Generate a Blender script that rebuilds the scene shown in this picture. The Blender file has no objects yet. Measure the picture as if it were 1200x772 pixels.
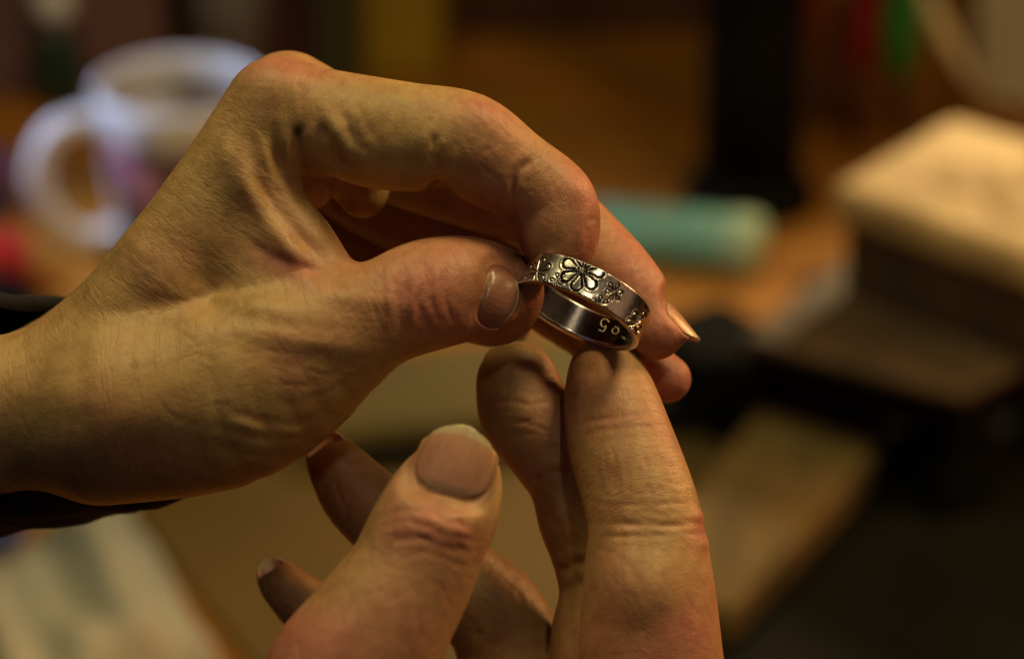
import bpy, bmesh, math, random
import numpy as np
from mathutils import Vector, Matrix, Euler

random.seed(4)
rng = np.random.default_rng(7)
R = math.radians
scn = bpy.context.scene
col = scn.collection

# ------------------------------------------------------------------ camera
PITCH = 27.0
HC = 0.57                 # camera height above the bench, metres
DF = 450.0                # distance to the ring, mm
PXMM = 7.0                # photograph pixels per mm at the ring
cam_d = bpy.data.cameras.new('camera')
cam = bpy.data.objects.new('camera', cam_d)
col.objects.link(cam)
cam.location = (0, 0, HC)
cam.rotation_euler = (R(90 - PITCH), 0, 0)
cam_d.sensor_width = 36.0
cam_d.lens = DF * PXMM / 1200.0 * 36.0
cam_d.clip_start = 0.02
cam_d.clip_end = 50
cam_d.dof.use_dof = True
cam_d.dof.focus_distance = DF / 1000.0
cam_d.dof.aperture_fstop = cam_d.lens / 9.8
cam_d.dof.aperture_blades = 0
scn.camera = cam
CM = Matrix.Translation(cam.location) @ Euler((R(90 - PITCH), 0, 0)).to_matrix().to_4x4()
CR = np.array(CM.to_3x3())
CT = np.array(cam.location)

def cam2world(p):
    """p in mm: x right, y up, z towards the camera, origin on the view axis at the ring's distance"""
    p = np.asarray(p, float)
    q = p / 1000.0
    q = q + np.array([0, 0, -DF / 1000.0])
    return q @ CR.T + CT

def P(px, py, z=0.0):
    zz = z / PXMM
    s = (DF - zz) / DF / PXMM
    return np.array([(px - 600) * s, (386 - py) * s, zz])

def rad(r, z):
    return r / PXMM * (DF - z / PXMM) / DF

def T(px, py, h=0.0):
    """point of the horizontal plane z=h seen at photograph pixel px,py"""
    f = DF * PXMM
    d = CR @ np.array([(px - 600) / f, (386 - py) / f, -1.0])
    t = (h - CT[2]) / d[2]
    return CT + d * t

# ------------------------------------------------------------------ world and lamps
world = bpy.data.worlds.new('World')
scn.world = world
world.use_nodes = True
bg = world.node_tree.nodes['Background']
bg.inputs[0].default_value = (0.62, 0.46, 0.40, 1)
bg.inputs[1].default_value = 0.007

def area(name, loc, target, size, power, colr, sy=None, spread=180):
    l = bpy.data.lights.new(name, 'AREA')
    l.energy = power
    l.color = colr
    l.size = size
    l.spread = R(spread)
    if sy:
        l.shape = 'RECTANGLE'; l.size_y = sy
    o = bpy.data.objects.new(name, l)
    col.objects.link(o)
    o.location = loc
    dv = Vector(target) - Vector(loc)
    o.rotation_euler = dv.to_track_quat('-Z', 'Y').to_euler()
    return o

RW = cam2world([10, 0, 0])
def dirlamp(name, dcam, dist, size, power, colr, tgt=RW, sy=None):
    d = np.array(dcam, float); d /= np.linalg.norm(d)
    loc = np.array(tgt) + CR @ d * dist
    return area(name, loc, tgt, size, power, colr, sy)
dirlamp('key_lamp', (0.48, 0.84, 0.24), 0.75, 0.20, 3.4, (1.0, 0.76, 0.33))
dirlamp('ceiling_lamp', (-0.30, 0.92, 0.26), 0.95, 0.30, 3.9, (1.0, 0.82, 0.37), tgt=cam2world([-45, 0, 0]))
dirlamp('side_fill', (0.85, 0.05, 0.55), 0.55, 0.40, 0.13, (1.0, 0.55, 0.28))  # unseen warm lamp added for fill and a reflection on the ring's right
dirlamp('cool_fill', (-0.55, 0.25, 0.80), 0.60, 0.30, 0.05, (0.72, 0.60, 1.0))  # unseen cool lamp added to turn the skin's shading purple
dirlamp('desk_lamp', (0.235, 0.50, 0.83), 0.80, 0.050, 0.46, (1.0, 0.82, 0.50))
dirlamp('bench_lamp', (0.95, 0.62, -0.45), 0.75, 0.12, 3.0, (1.0, 0.50, 0.18))
area('window_glow', (-0.62, 1.25, 0.42), T(150, 200, .05), 0.12, 0.17, (0.60, 0.70, 1.0), spread=30)
area('block_lamp', (0.42, 1.50, 0.62), T(1100, 210, .1), 0.10, 0.34, (1.0, 0.74, 0.40), spread=40)

scn.view_settings.view_transform = 'Standard'
scn.view_settings.look = 'None'
scn.view_settings.exposure = 0.0
scn.view_settings.gamma = 1.0
scn.view_settings.use_curve_mapping = False
scn.cycles.use_denoising = True
scn.cycles.max_bounces = 8
scn.cycles.sample_clamp_indirect = 4.0

# ------------------------------------------------------------------ helpers
def tag(o, label=None, cat=None, group=None, kind=None):
    if label: o['label'] = label
    if cat: o['category'] = cat
    if group: o['group'] = group
    if kind: o['kind'] = kind
    return o

def mesh_obj(name, verts, faces, mat, parent=None, smooth=True, origin=None):
    verts = np.asarray(verts, float)
    o_ = np.zeros(3) if origin is None else np.asarray(origin, float)
    me = bpy.data.meshes.new(name)
    if isinstance(faces, np.ndarray):
        n, k = faces.shape
        me.vertices.add(len(verts))
        me.vertices.foreach_set('co', (verts - o_).astype(np.float32).ravel())
        me.loops.add(n * k)
        me.loops.foreach_set('vertex_index', faces.astype(np.int32).ravel())
        me.polygons.add(n)
        me.polygons.foreach_set('loop_start', np.arange(0, n * k, k, dtype=np.int32))
        me.update(calc_edges=True)
    else:
        me.from_pydata((verts - o_).tolist(), [], faces)
    me.polygons.foreach_set('use_smooth', [smooth] * len(me.polygons))
    if mat: me.materials.append(mat)
    ob = bpy.data.objects.new(name, me)
    col.objects.link(ob)
    if parent is not None:
        ob.parent = parent
        ob.location = Vector(o_) - (Vector(parent.location) if origin is not None else Vector(parent.location))
        if origin is None:
            ob.location = -Vector(parent.location)
    else:
        ob.location = o_
    return ob

def empty(name, loc):
    o = bpy.data.objects.new(name, None)
    o.location = loc
    o.empty_display_size = .02
    col.objects.link(o)
    return o

def node_mat(name, build):
    m = bpy.data.materials.new(name)
    m.use_nodes = True
    nt = m.node_tree
    b = nt.nodes['Principled BSDF']
    build(nt, b)
    return m

def N(nt, t, **kw):
    n = nt.nodes.new(t)
    for k, v in kw.items():
        if k.startswith('i_'):
            n.inputs[k[2:].replace('_', ' ')].default_value = v
        else:
            setattr(n, k, v)
    return n

def ramp(nt, stops):
    r = nt.nodes.new('ShaderNodeValToRGB')
    e = r.color_ramp.elements
    e[0].position = stops[0][0]; e[0].color = (*stops[0][1], 1)
    e[1].position = stops[-1][0]; e[1].color = (*stops[-1][1], 1)
    for p, c in stops[1:-1]:
        x = e.new(p); x.color = (*c, 1)
    return r

def simple_mat(name, c1, c2=None, scale=30, rough=0.5, metal=0.0, bump=0.0, stretch=(1, 1, 1), detail=4):
    c2 = c2 or tuple(x * .75 for x in c1)
    def bld(nt, b):
        tc = N(nt, 'ShaderNodeTexCoord')
        mp = N(nt, 'ShaderNodeMapping'); mp.inputs['Scale'].default_value = stretch
        nz = N(nt, 'ShaderNodeTexNoise'); nz.inputs['Scale'].default_value = scale
        nz.inputs['Detail'].default_value = detail
        rp = ramp(nt, [(0.32, c2), (0.68, c1)])
        nt.links.new(tc.outputs['Object'], mp.inputs[0])
        nt.links.new(mp.outputs[0], nz.inputs['Vector'])
        nt.links.new(nz.outputs['Fac'], rp.inputs[0])
        nt.links.new(rp.outputs[0], b.inputs['Base Color'])
        b.inputs['Roughness'].default_value = rough
        b.inputs['Metallic'].default_value = metal
        if bump:
            bp = N(nt, 'ShaderNodeBump'); bp.inputs['Strength'].default_value = bump
            bp.inputs['Distance'].default_value = .002
            nt.links.new(nz.outputs['Fac'], bp.inputs['Height'])
            nt.links.new(bp.outputs[0], b.inputs['Normal'])
    return node_mat(name, bld)

# ------------------------------------------------------------------ skin
def skin_build(nt, b):
    L = nt.links.new
    at = N(nt, 'ShaderNodeAttribute', attribute_name='tint')
    sp = N(nt, 'ShaderNodeSeparateColor')
    L(at.outputs['Color'], sp.inputs[0])
    tc = N(nt, 'ShaderNodeTexCoord')
    n1 = N(nt, 'ShaderNodeTexNoise'); n1.inputs['Scale'].default_value = 95; n1.inputs['Detail'].default_value = 5
    n1.inputs['Roughness'].default_value = .6
    n2 = N(nt, 'ShaderNodeTexNoise'); n2.inputs['Scale'].default_value = 420; n2.inputs['Detail'].default_value = 3
    L(tc.outputs['Object'], n1.inputs['Vector']); L(tc.outputs['Object'], n2.inputs['Vector'])
    r1 = ramp(nt, [(0.30, (0.36, 0.205, 0.085)), (0.5, (0.44, 0.285, 0.115)), (0.72, (0.50, 0.340, 0.140))])
    L(n1.outputs['Fac'], r1.inputs[0])
    m1 = N(nt, 'ShaderNodeMix', data_type='RGBA', blend_type='MIX')
    nb = N(nt, 'ShaderNodeTexNoise'); nb.inputs['Scale'].default_value = 48; nb.inputs['Detail'].default_value = 3
    L(tc.outputs['Object'], nb.inputs['Vector'])
    rb = N(nt, 'ShaderNodeMapRange'); rb.inputs['From Min'].default_value = .45; rb.inputs['From Max'].default_value = .72; rb.inputs['To Max'].default_value = .58
    L(nb.outputs['Fac'], rb.inputs['Value'])
    ab = N(nt, 'ShaderNodeMath', operation='ADD', use_clamp=True); L(rb.outputs[0], ab.inputs[0]); L(sp.outputs[0], ab.inputs[1])
    L(ab.outputs[0], m1.inputs['Factor']); L(r1.outputs[0], m1.inputs['A'])
    m1.inputs['B'].default_value = (0.46, 0.175, 0.115, 1)
    # fine mottling
    m2 = N(nt, 'ShaderNodeMix', data_type='RGBA', blend_type='MULTIPLY')
    r2 = ramp(nt, [(0.3, (0.80, 0.74, 0.70)), (0.6, (1, 1, 1))])
    L(n2.outputs['Fac'], r2.inputs[0])
    m2.inputs['Factor'].default_value = 0.75
    L(m1.outputs['Result'], m2.inputs['A']); L(r2.outputs[0], m2.inputs['B'])
    m3 = N(nt, 'ShaderNodeMix', data_type='RGBA', blend_type='MIX')
    L(sp.outputs[1], m3.inputs['Factor']); L(m2.outputs['Result'], m3.inputs['A'])
    m3.inputs['B'].default_value = (0.035, 0.025, 0.022, 1)
    L(m3.outputs['Result'], b.inputs['Base Color'])
    rr = N(nt, 'ShaderNodeMapRange'); rr.inputs['To Min'].default_value = .36; rr.inputs['To Max'].default_value = .56
    L(n2.outputs['Fac'], rr.inputs['Value']); L(rr.outputs[0], b.inputs['Roughness'])
    b.inputs['Specular IOR Level'].default_value = 0.42
    b.inputs['Subsurface Weight'].default_value = 0.14
    b.inputs['Subsurface Radius'].default_value = (1.0, 0.35, 0.18)
    b.inputs['Subsurface Scale'].default_value = 0.0022
    # relief: cross-finger fine lines + skin cells
    fa = N(nt, 'ShaderNodeAttribute', attribute_name='fcoord')   # x along finger mm, y around mm
    mp = N(nt, 'ShaderNodeMapping'); mp.inputs['Scale'].default_value = (1.5, 0.35, 1.0)
    L(fa.outputs['Vector'], mp.inputs[0])
    n3 = N(nt, 'ShaderNodeTexNoise'); n3.inputs['Scale'].default_value = 1.0; n3.inputs['Detail'].default_value = 4
    n3.inputs['Distortion'].default_value = .6
    L(mp.outputs[0], n3.inputs['Vector'])
    vo = N(nt, 'ShaderNodeTexVoronoi', feature='DISTANCE_TO_EDGE'); vo.inputs['Scale'].default_value = 1500
    n4 = N(nt, 'ShaderNodeTexNoise'); n4.inputs['Scale'].default_value = 900; n4.inputs['Detail'].default_value = 3
    ad = N(nt, 'ShaderNodeVectorMath', operation='MULTIPLY_ADD')
    L(n4.outputs['Color'], ad.inputs[0]); ad.inputs[1].default_value = (.0008, .0008, .0008)
    L(tc.outputs['Object'], ad.inputs[2]); L(ad.outputs[0], vo.inputs['Vector'])
    L(tc.outputs['Object'], n4.inputs['Vector'])
    vs = N(nt, 'ShaderNodeMath', operation='MINIMUM'); vs.inputs[1].default_value = .16
    L(vo.outputs['Distance'], vs.inputs[0])
    b1 = N(nt, 'ShaderNodeBump'); b1.inputs['Strength'].default_value = .22; b1.inputs['Distance'].default_value = .0006
    L(vs.outputs[0], b1.inputs['Height'])
    b2 = N(nt, 'ShaderNodeBump'); b2.inputs['Strength'].default_value = .30; b2.inputs['Distance'].default_value = .00055
    L(n3.outputs['Fac'], b2.inputs['Height']); L(b1.outputs[0], b2.inputs['Normal'])
    b3 = N(nt, 'ShaderNodeBump'); b3.inputs['Strength'].default_value = .35; b3.inputs['Distance'].default_value = .0012
    L(n1.outputs['Fac'], b3.inputs['Height']); L(b2.outputs[0], b3.inputs['Normal'])
    wv = N(nt, 'ShaderNodeTexWave', bands_direction='Y'); wv.inputs['Scale'].default_value = .62; wv.inputs['Distortion'].default_value = 2.6
    wv.inputs['Detail'].default_value = 1.0; wv.inputs['Detail Scale'].default_value = .5
    L(fa.outputs['Vector'], wv.inputs['Vector'])
    b4 = N(nt, 'ShaderNodeBump'); b4.inputs['Distance'].default_value = .000045
    L(sp.outputs[2], b4.inputs['Strength']); L(wv.outputs['Fac'], b4.inputs['Height']); L(b3.outputs[0], b4.inputs['Normal'])
    L(b4.outputs[0], b.inputs['Normal'])
MSKIN = node_mat('skin', skin_build)

def nail_build(nt, b):
    L = nt.links.new
    at = N(nt, 'ShaderNodeAttribute', attribute_name='nail')
    sp = N(nt, 'ShaderNodeSeparateColor'); L(at.outputs['Color'], sp.inputs[0])
    rp = ramp(nt, [(0.0, (0.56, 0.40, 0.28)), (0.10, (0.55, 0.36, 0.25)), (0.20, (0.56, 0.285, 0.185)), (0.60, (0.57, 0.285, 0.18)), (0.79, (0.60, 0.32, 0.19)), (0.835, (0.62, 0.50, 0.30)), (1.0, (0.62, 0.53, 0.32))])
    L(sp.outputs[0], rp.inputs[0])
    nz = N(nt, 'ShaderNodeTexNoise'); nz.inputs['Scale'].default_value = 3; nz.inputs['Detail'].default_value = 3
    mp = N(nt, 'ShaderNodeMapping'); mp.inputs['Scale'].default_value = (.25, 9, 1)
    L(at.outputs['Vector'], mp.inputs[0]); L(mp.outputs[0], nz.inputs['Vector'])
    bp = N(nt, 'ShaderNodeBump'); bp.inputs['Strength'].default_value = .25; bp.inputs['Distance'].default_value = .0004
    L(nz.outputs['Fac'], bp.inputs['Height']); L(bp.outputs[0], b.inputs['Normal'])
    n5 = N(nt, 'ShaderNodeTexNoise'); n5.inputs['Scale'].default_value = 2.2; n5.inputs['Detail'].default_value = 4
    m5 = N(nt, 'ShaderNodeMapping'); m5.inputs['Scale'].default_value = (1.2, 3.5, 1)
    L(at.outputs['Vector'], m5.inputs[0]); L(m5.outputs[0], n5.inputs['Vector'])
    r5 = ramp(nt, [(.3, (.78, .72, .72)), (.7, (1.05, 1.05, 1.05))]); L(n5.outputs['Fac'], r5.inputs[0])
    x5 = N(nt, 'ShaderNodeMix', data_type='RGBA', blend_type='MULTIPLY'); x5.inputs['Factor'].default_value = .8
    L(rp.outputs[0], x5.inputs['A']); L(r5.outputs[0], x5.inputs['B'])
    x6 = N(nt, 'ShaderNodeMix', data_type='RGBA', blend_type='MULTIPLY'); L(sp.outputs[2], x6.inputs['Factor'])
    L(x5.outputs['Result'], x6.inputs['A']); x6.inputs['B'].default_value = (.50, .42, .46, 1)
    L(x6.outputs['Result'], b.inputs['Base Color'])
    b.inputs['Roughness'].default_value = 0.24
    b.inputs['Subsurface Weight'].default_value = 0.15
    b.inputs['Subsurface Radius'].default_value = (1, .5, .3)
    b.inputs['Subsurface Scale'].default_value = 0.0012
MNAIL = node_mat('nail', nail_build)

# ------------------------------------------------------------------ signed-distance modelling
def spline_chain(pts, n=5):
    """pts: (px,py,z,r) -> Catmull-Rom resampled list of (x,y,z mm, r mm)"""
    q = np.array([list(P(a, b, c)) + [rad(d, c)] for a, b, c, d in pts])
    if len(q) == 2:
        t = np.linspace(0, 1, 2)[:, None]
        return q[0] * (1 - t) + q[1] * t
    e = np.vstack([2 * q[0] - q[1], q, 2 * q[-1] - q[-2]])
    out = []
    for i in range(1, len(e) - 2):
        p0, p1, p2, p3 = e[i - 1], e[i], e[i + 1], e[i + 2]
        for t in np.linspace(0, 1, n, endpoint=False):
            out.append(0.5 * ((2 * p1) + (-p0 + p2) * t + (2 * p0 - 5 * p1 + 4 * p2 - p3) * t * t + (-p0 + 3 * p1 - 3 * p2 + p3) * t ** 3))
    out.append(q[-1])
    return np.array(out)

def smin(a, b, k):
    h = np.clip(0.5 + 0.5 * (b - a) / k, 0, 1)
    return b + (a - b) * h - k * h * (1 - h)

class Grid:
    def __init__(s, lo, hi, res):
        s.lo = np.array(lo, np.float32); s.res = res
        s.n = np.ceil((np.array(hi) - lo) / res).astype(int) + 1
        s.ax = [s.lo[i] + res * np.arange(s.n[i], dtype=np.float32) for i in range(3)]
        s.m = 9.0
    def new(s):
        return np.full(s.n, s.m, np.float32)
    def box(s, lo, hi):
        a = np.maximum(np.floor((lo - s.lo) / s.res).astype(int), 0)
        b = np.minimum(np.ceil((hi - s.lo) / s.res).astype(int) + 1, s.n)
        if np.any(b <= a): return None
        return tuple(slice(a[i], b[i]) for i in range(3))
    def cap(s, F, p, q, m=None, k=0.0):
        """round cone p->q (x,y,z,r) joined into F"""
        m = m or s.m
        r = max(p[3], q[3])
        sl = s.box(np.minimum(p[:3], q[:3]) - r - m, np.maximum(p[:3], q[:3]) + r + m)
        if sl is None: return
        X = s.ax[0][sl[0]][:, None, None]; Y = s.ax[1][sl[1]][None, :, None]; Z = s.ax[2][sl[2]][None, None, :]
        ba = (q[:3] - p[:3]).astype(np.float32); bb = float(ba @ ba) + 1e-9
        x, y, z = X - np.float32(p[0]), Y - np.float32(p[1]), Z - np.float32(p[2])
        h = np.clip((x * ba[0] + y * ba[1] + z * ba[2]) / bb, 0, 1)
        d = np.sqrt((x - h * ba[0]) ** 2 + (y - h * ba[1]) ** 2 + (z - h * ba[2]) ** 2) - (p[3] + h * (q[3] - p[3]))
        d = d.astype(np.float32)
        F[sl] = np.minimum(F[sl], d) if k == 0 else smin(F[sl], d, k)
    def chain(s, F, ch, k=0.0):
        for i in range(len(ch) - 1):
            s.cap(F, ch[i], ch[i + 1], k=k)
    def ell(s, F, c, rv, rot=None, k=2.0, sub=False):
        m = s.m if not sub else k + 1
        rm = max(rv)
        sl = s.box(c - rm - m, c + rm + m)
        if sl is None: return
        X, Y, Z = np.meshgrid(s.ax[0][sl[0]] - c[0], s.ax[1][sl[1]] - c[1], s.ax[2][sl[2]] - c[2], indexing='ij')
        if rot is not None:
            V = np.stack([X, Y, Z], -1) @ rot
            X, Y, Z = V[..., 0], V[..., 1], V[..., 2]
        k0 = np.sqrt((X / rv[0]) ** 2 + (Y / rv[1]) ** 2 + (Z / rv[2]) ** 2)
        k1 = np.sqrt((X / rv[0] ** 2) ** 2 + (Y / rv[1] ** 2) ** 2 + (Z / rv[2] ** 2) ** 2) + 1e-6
        d = (k0 * (k0 - 1) / k1).astype(np.float32)
        if sub:
            F[sl] = -smin(-F[sl], d, k)
        else:
            F[sl] = smin(F[sl], d, k)

def surface_nets(G, F):
    nx, ny, nz = F.shape
    S = F < 0
    c = S[:-1, :-1, :-1].astype(np.int8)
    tot = np.zeros(c.shape, np.int8)
    for i in (0, 1):
        for j in (0, 1):
            for k in (0, 1):
                tot += S[i:nx - 1 + i, j:ny - 1 + j, k:nz - 1 + k]
    act = (tot > 0) & (tot < 8)
    idx = np.argwhere(act)
    ids = np.full(act.shape, -1, np.int32)
    ids[act] = np.arange(len(idx))
    acc = np.zeros((len(idx), 3)); cnt = np.zeros(len(idx))
    vals = {}
    for i in (0, 1):
        for j in (0, 1):
            for k in (0, 1):
                vals[i, j, k] = F[idx[:, 0] + i, idx[:, 1] + j, idx[:, 2] + k]
    for a in vals:
        for ax in range(3):
            if a[ax] == 0:
                b = list(a); b[ax] = 1; b = tuple(b)
                va, vb = vals[a], vals[b]
                cr = (va < 0) != (vb < 0)
                t = np.where(cr, va / np.where(cr, va - vb, 1), 0)
                p = np.zeros((len(idx), 3)); p += a; p[:, ax] += t
                acc[cr] += p[cr]; cnt[cr] += 1
    V = G.lo + (idx + acc / cnt[:, None]) * G.res
    quads = []
    for ax in range(3):
        u, v = (ax + 1) % 3, (ax + 2) % 3
        sa = [slice(None)] * 3; sb = [slice(None)] * 3
        sa[ax] = slice(0, -1); sb[ax] = slice(1, None)
        A = S[tuple(sa)]; B = S[tuple(sb)]
        e = np.argwhere(A != B)
        e = e[(e[:, u] > 0) & (e[:, v] > 0) & (e[:, u] < F.shape[u] - 1) & (e[:, v] < F.shape[v] - 1)]
        inside = S[e[:, 0], e[:, 1], e[:, 2]]
        def cell(du, dv):
            c_ = e.copy(); c_[:, u] -= du; c_[:, v] -= dv
            return ids[c_[:, 0], c_[:, 1], c_[:, 2]]
        q = np.stack([cell(1, 1), cell(0, 1), cell(0, 0), cell(1, 0)], 1)
        q[~inside] = q[~inside][:, ::-1]
        quads.append(q)
    Q = np.vstack(quads)
    Q = Q[(Q >= 0).all(1)]
    return V, Q

def laplace(V, Q, it=2, lam=.5):
    n = len(V)
    a = np.concatenate([Q[:, 0], Q[:, 1], Q[:, 2], Q[:, 3]])
    b = np.concatenate([Q[:, 1], Q[:, 2], Q[:, 3], Q[:, 0]])
    i = np.concatenate([a, b]); j = np.concatenate([b, a])
    deg = np.bincount(i, minlength=n)[:, None]
    for _ in range(it):
        for l in (lam, -lam * .95):
            s = np.stack([np.bincount(i, weights=V[j, c], minlength=n) for c in range(3)], 1) / np.maximum(deg, 1)
            V = V + l * (s - V)
    return V

def normals(V, Q):
    d1 = V[Q[:, 2]] - V[Q[:, 0]]; d2 = V[Q[:, 3]] - V[Q[:, 1]]
    fn = np.cross(d1, d2)
    out = np.stack([sum(np.bincount(Q[:, k], weights=fn[:, c], minlength=len(V)) for k in range(4)) for c in range(3)], 1)
    return out / (np.linalg.norm(out, axis=1, keepdims=True) + 1e-12)

def subdivide(V, Q):
    """one linear split of every quad, then relaxed"""
    n = len(V)
    E = np.vstack([Q[:, [0, 1]], Q[:, [1, 2]], Q[:, [2, 3]], Q[:, [3, 0]]])
    Es = np.sort(E, 1)
    key = Es[:, 0].astype(np.int64) * n + Es[:, 1]
    uk, inv = np.unique(key, return_inverse=True)
    em = (V[uk // n] + V[uk % n]) / 2
    m = len(Q)
    fc = V[Q].mean(1)
    e = [n + inv[k * m:(k + 1) * m] for k in range(4)]
    f = n + len(em) + np.arange(m)
    VV = np.vstack([V, em, fc])
    QQ = np.vstack([np.stack([Q[:, 0], e[0], f, e[3]], 1), np.stack([e[0], Q[:, 1], e[1], f], 1),
                    np.stack([f, e[1], Q[:, 2], e[2]], 1), np.stack([e[3], f, e[2], Q[:, 3]], 1)])
    return VV, QQ

def project(V):
    s = DF / (DF - V[:, 2]) * PXMM
    return np.stack([600 + V[:, 0] * s, 386 - V[:, 1] * s], 1)

def polydist(p, line):
    """2D distance to a polyline and the parameter along it (0..1)"""
    line = np.array(line, float)
    seg = np.diff(line, axis=0); sl = np.linalg.norm(seg, axis=1); cum = np.concatenate([[0], np.cumsum(sl)])
    best = np.full(len(p), 1e9); tt = np.zeros(len(p)); side = np.zeros(len(p))
    for i in range(len(seg)):
        w = p - line[i]
        h = np.clip((w @ seg[i]) / (sl[i] ** 2), 0, 1)
        d = np.linalg.norm(w - h[:, None] * seg[i], axis=1)
        m = d < best
        best[m] = d[m]; tt[m] = ((cum[i] + h * sl[i]) / cum[-1])[m]
    return best, tt

def smooth_line(pts, n=6):
    q = np.array(pts, float)
    if len(q) < 3: return q
    e = np.vstack([2 * q[0] - q[1], q, 2 * q[-1] - q[-2]])
    out = []
    for i in range(1, len(e) - 2):
        p0, p1, p2, p3 = e[i - 1:i + 3]
        for t in np.linspace(0, 1, n, endpoint=False):
            out.append(0.5 * ((2 * p1) + (-p0 + p2) * t + (2 * p0 - 5 * p1 + 4 * p2 - p3) * t * t + (-p0 + 3 * p1 - 3 * p2 + p3) * t ** 3))
    out.append(q[-1])
    return np.array(out)

class Nail:
    """curved plate: c = middle of the nail in mm, d along (towards the tip), n outward normal"""
    def __init__(s, c, d, n, W, L, Rc, free=.16, thick=.45, sag=.25, px=None, fin=None, mixn=.3, lift=0.0, shade=0.0):
        s.shade = shade
        s.px, s.fin, s.mixn, s.lift, s.free = px, fin, mixn, lift, free
        s.W, s.L, s.R, s.th, s.sag = W, L, Rc, thick, sag
        s.setup(c, d, n)
    def setup(s, c, d, n):
        d = np.array(d, float); d /= np.linalg.norm(d)
        n = np.array(n, float); n -= d * (n @ d); n /= np.linalg.norm(n)
        s.c, s.d, s.n = np.array(c, float), d, n
        s.s = np.cross(n, d)
    def local(s, V):
        w = V - s.c
        b = w @ s.d; a = w @ s.s; h = w @ s.n + s.R
        phi = np.arctan2(a, h)
        arc = phi * s.R
        rr = np.hypot(a, h) - s.R
        return arc / (s.W / 2), b / (s.L / 2), rr          # -1..1, -1..1, height
    def point(s, a, b, h):
        if b < -.6: h = h - .5 * ((-.6 - b) / .4) ** 1.6
        phi = a * s.W / 2 / s.R
        x = b * s.L / 2
        hh = h - s.sag * b * b - s.sag * .6 * b
        rr = s.R + hh
        return s.c + x * s.d + rr * np.sin(phi) * s.s + (rr * np.cos(phi) - s.R) * s.n
    def build(s, hand, name='fingernail'):
        NA, NB = 30, 34
        V = []; A = []
        def outline(b):      # half-width factor along the nail: round lunula end, rounded free edge
            w = 1.0
            if b < -.35: w = math.sqrt(max(0, 1 - ((-.35 - b) / .70) ** 2)) * .98 + .02
            if b > .15: w = math.sqrt(max(0.0, 1 - ((b - .15) / .90) ** 2 * .98))
            return w
        for lay in (0, 1):
            for j in range(NB + 1):
                b = -1 + 2 * j / NB
                for i in range(NA + 1):
                    a = -1 + 2 * i / NA
                    w = outline(b)
                    # curved ends: shift b for outer columns
                    bb = b - .10 * a * a * (1 if b > 0 else -1.6) * abs(b)
                    h = -s.th * lay
                    V.append(s.point(a * w, bb, h))
                    arc = b - 0.14 * (1 - a * a) + .08
                    q_ = (arc + 1) / 2
                    q_ = q_ * .82 / (1 - s.free) if q_ < 1 - s.free else .82 + (q_ - 1 + s.free) / s.free * .18
                    A.append((q_, (a + 1) / 2, s.shade if q_ < .815 else 0, 1))
        V = np.array(V); n1 = (NA + 1) * (NB + 1)
        F = []
        for j in range(NB):
            for i in range(NA):
                q = j * (NA + 1) + i
                F.append((q, q + 1, q + NA + 2, q + NA + 1))
                F.append(tuple(n1 + k for k in (q, q + NA + 1, q + NA + 2, q + 1)))
        def strip(l):
            for u, v in zip(l[:-1], l[1:]): F.append((u, v, v + n1, u + n1))
        strip([i for i in range(NA, -1, -1)])
        strip([NB * (NA + 1) + i for i in range(NA + 1)])
        strip([j * (NA + 1) for j in range(NB + 1)])
        strip([j * (NA + 1) + NA for j in range(NB, -1, -1)])
        o = mesh_obj(name, cam2world(V), np.array(F), MNAIL, hand)
        at = o.data.attributes.new('nail', 'FLOAT_COLOR', 'POINT')
        at.data.foreach_set('color', np.array(A, np.float32).ravel())
        return o

CREASE = .24
def carve(V, Nn, px, fid, tint, creases, zr=None):
    disp = np.zeros(len(V))
    face = np.clip(Nn[:, 2] * 4, 0, 1)
    for c in creases:
        fin, pts, w, dep = c[:4]
        red = (c[4] if len(c) > 4 else .25) * .5
        dep = dep * CREASE
        line = smooth_line(pts)
        x0, y0 = line.min(0) - 6 * w; x1, y1 = line.max(0) + 6 * w
        m = (px[:, 0] > x0) & (px[:, 0] < x1) & (px[:, 1] > y0) & (px[:, 1] < y1) & (Nn[:, 2] > 0.02)
        if fin is not None: m &= np.isin(fid, fin)
        k = np.nonzero(m)[0]
        if not len(k): continue
        d, t = polydist(px[k], line)
        wob = 1 + .35 * np.sin(t * 17 + w * 9 + line[0][0])
        env = np.clip(np.sin(np.pi * np.clip(t, .02, .98)) * 1.8, 0, 1) * wob
        g = -np.exp(-(d / w) ** 2) + .42 * np.exp(-((d - 2.3 * w) / (1.3 * w)) ** 2)
        disp[k] += dep * g * env * face[k]
        tint[k, 0] += red * np.exp(-(d / (w * 1.4)) ** 2) * env
    return disp

def fine(fin, x, y, sx, sy, ang, spread, count, ln=34, w=2.3, dep=.085):
    out = []
    for _ in range(count):
        cx, cy = rng.normal(x, sx), rng.normal(y, sy)
        a = R(ang + rng.normal(0, spread)); l = ln * rng.uniform(.5, 1.3) / 2
        bx, by = rng.normal(0, l * .16, 2)
        out.append((fin, [(cx - l * math.cos(a), cy - l * math.sin(a)), (cx + bx, cy + by), (cx + l * math.cos(a), cy + l * math.sin(a))], w * rng.uniform(.8, 1.3), dep * rng.uniform(.5, 1.4), .05))
    return out

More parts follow.
